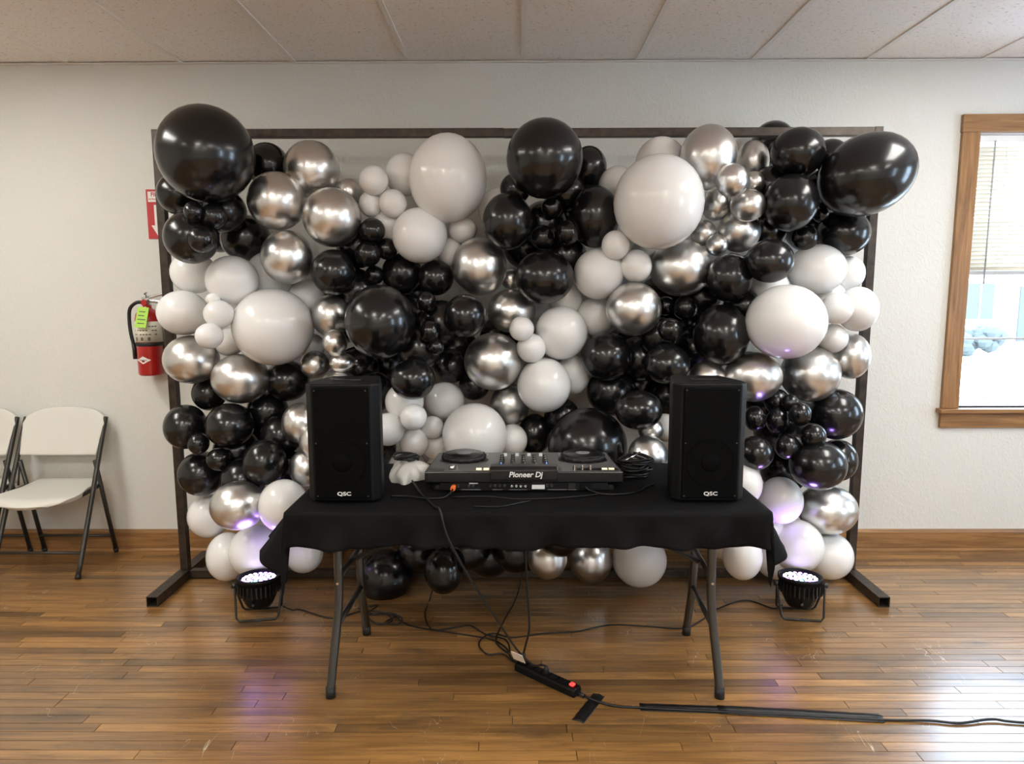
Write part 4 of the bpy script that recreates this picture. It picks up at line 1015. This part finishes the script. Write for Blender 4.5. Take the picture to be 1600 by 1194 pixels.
# cords of the table gear
P_edge = (-.262, -1.594, TOP+.006)
q = strip_pt(3, .062)
t = cord('black cord slanting from the table edge down to the strip with white tag', [(-.47, -1.10, TOP+.004), (-.42, -1.20, TOP+.004), (-.35, -1.40, TOP+.004), (-.285, -1.55, TOP+.005), P_edge, (-.235, -1.606, .66), (-.16, -1.585, .50), (-.06, -1.535, .31), (.0, -1.49, .19), (.06, -1.455, .11), (q[0]-.02, q[1]+.005, q[2]+.004), q], .0042, 8)
plug_at(t, strip_pt(3), q)
tg = Vector((.004, -1.49, .185))
tag_o = MB().box(-.0008, .0008, -.024, .024, -.030, .030).build('paper_tag', 'sign_white', t); tag_o.location = tuple(tg-Vector(t.location)+Vector((.0, -.008, -.02))); tag_o.rotation_euler = (.15, -.62, 1.0)
q = strip_pt(0, .075)
t = cord('black cord hanging straight from under the table cloth to the strip', [(.035, -1.36, .70), (.033, -1.352, .55), (.040, -1.345, .36), (.048, -1.335, .20), (.035, -1.315, .12), q], .0042, 8)
plug_at(t, strip_pt(0), q)
# on the table
zt = TOP+.0042
t = cord('grey cord with orange plug in the controller connector panel', [(-.46, -1.42, zt), (-.40, -1.425, zt), (-.33, -1.45, zt), (-.27, -1.445, zt), (-.245, -1.41, zt+.006), (-.236, -1.378, zt+.018)], .0038, 8)
MB().tube([(-.2375, -1.388, zt+.016), (-.235, -1.3595, zt+.019)], .0095, 12).build('plug', 'plug_orange', t, world=True)
cord('black power cord from the controller inlet toward the window-side speaker', [(.258, -1.364, zt+.018), (.262, -1.37, zt+.014), (.275, -1.375, zt+.006), (.32, -1.40, zt), (.40, -1.395, zt), (.46, -1.36, zt), (.49, -1.31, zt), (.53, -1.27, zt)], .0042, 8)
cord('thin dark cord lying along the table in front of the controller', [(-.235, -1.43, zt-.001), (-.10, -1.425, zt-.001), (.0, -1.455, zt-.001), (.12, -1.448, zt-.001), (.22, -1.425, zt-.001), (.30, -1.412, zt+.004)], .0028, 8)
cord('short thin dark cord lying nearest the table front edge', [(-.15, -1.54, zt-.001), (-.06, -1.545, zt-.001), (.0, -1.51, zt-.001), (.05, -1.475, zt-.001)], .0026, 8)
# white plastic bag and the dark cable heap beside the speakers
rg = random.Random(9)
def bag(u, v):
    a = u*2*math.pi; h = v
    r = math.cos(h*1.45)*(1+.16*math.sin(3*a+1)+.10*math.sin(7*a+4*h)+.06*math.sin(11*a-3*h))
    return (-.435+.085*r*math.cos(a), -1.13+.11*r*math.sin(a), TOP+.0005+.062*math.sin(h*1.57)*(1+.18*math.sin(4*a+2)*(1-h)))
tag(MB().grid(bag, 48, 16).build('plastic_bag', 'bag_white'), 'crumpled white plastic bag beside the speaker nearer the chairs', 'bag')
def heap(name, label, c, n, sx, sy, hz, seed, extra=None):
    r_ = random.Random(seed); pts = []
    for i in range(n):
        a = i*1.15+r_.uniform(-.25, .25); rad = r_.uniform(.55, 1.0)
        pts.append((c[0]+sx*rad*math.cos(a), c[1]+sy*rad*math.sin(a), c[2]+.006+hz*i/n+.004*math.sin(i*2.1)))
    t = thing(name, label, 'cable', c)
    MB().tube(smooth_path(pts, 7), .005, 8).build('cord', 'cable_black', t, world=True)
    if extra: extra(t)
    return t
def hp(t):
    MB().tube([(.425, -1.19, TOP+.075), (.50, -1.13, TOP+.098)], .004, 8).build('bright_cable_end', 'silver_metal', t, world=True)
    MB().tube(smooth_path([(.405, -1.14, TOP+.05), (.40, -1.14, TOP+.105), (.412, -1.14, TOP+.14), (.42, -1.14, TOP+.10)], 5), .008, 10).build('jack_plug', 'black_smooth', t, world=True)
heap('cable_coil', 'tangled heap of black cables beside the speaker nearer the window', (.475, -1.15, TOP), 46, .075, .085, .085, 4, hp)
heap('cable_coil', 'coil of black cable lying on the white plastic bag', (-.455, -1.12, TOP+.062), 18, .055, .05, .022, 8)
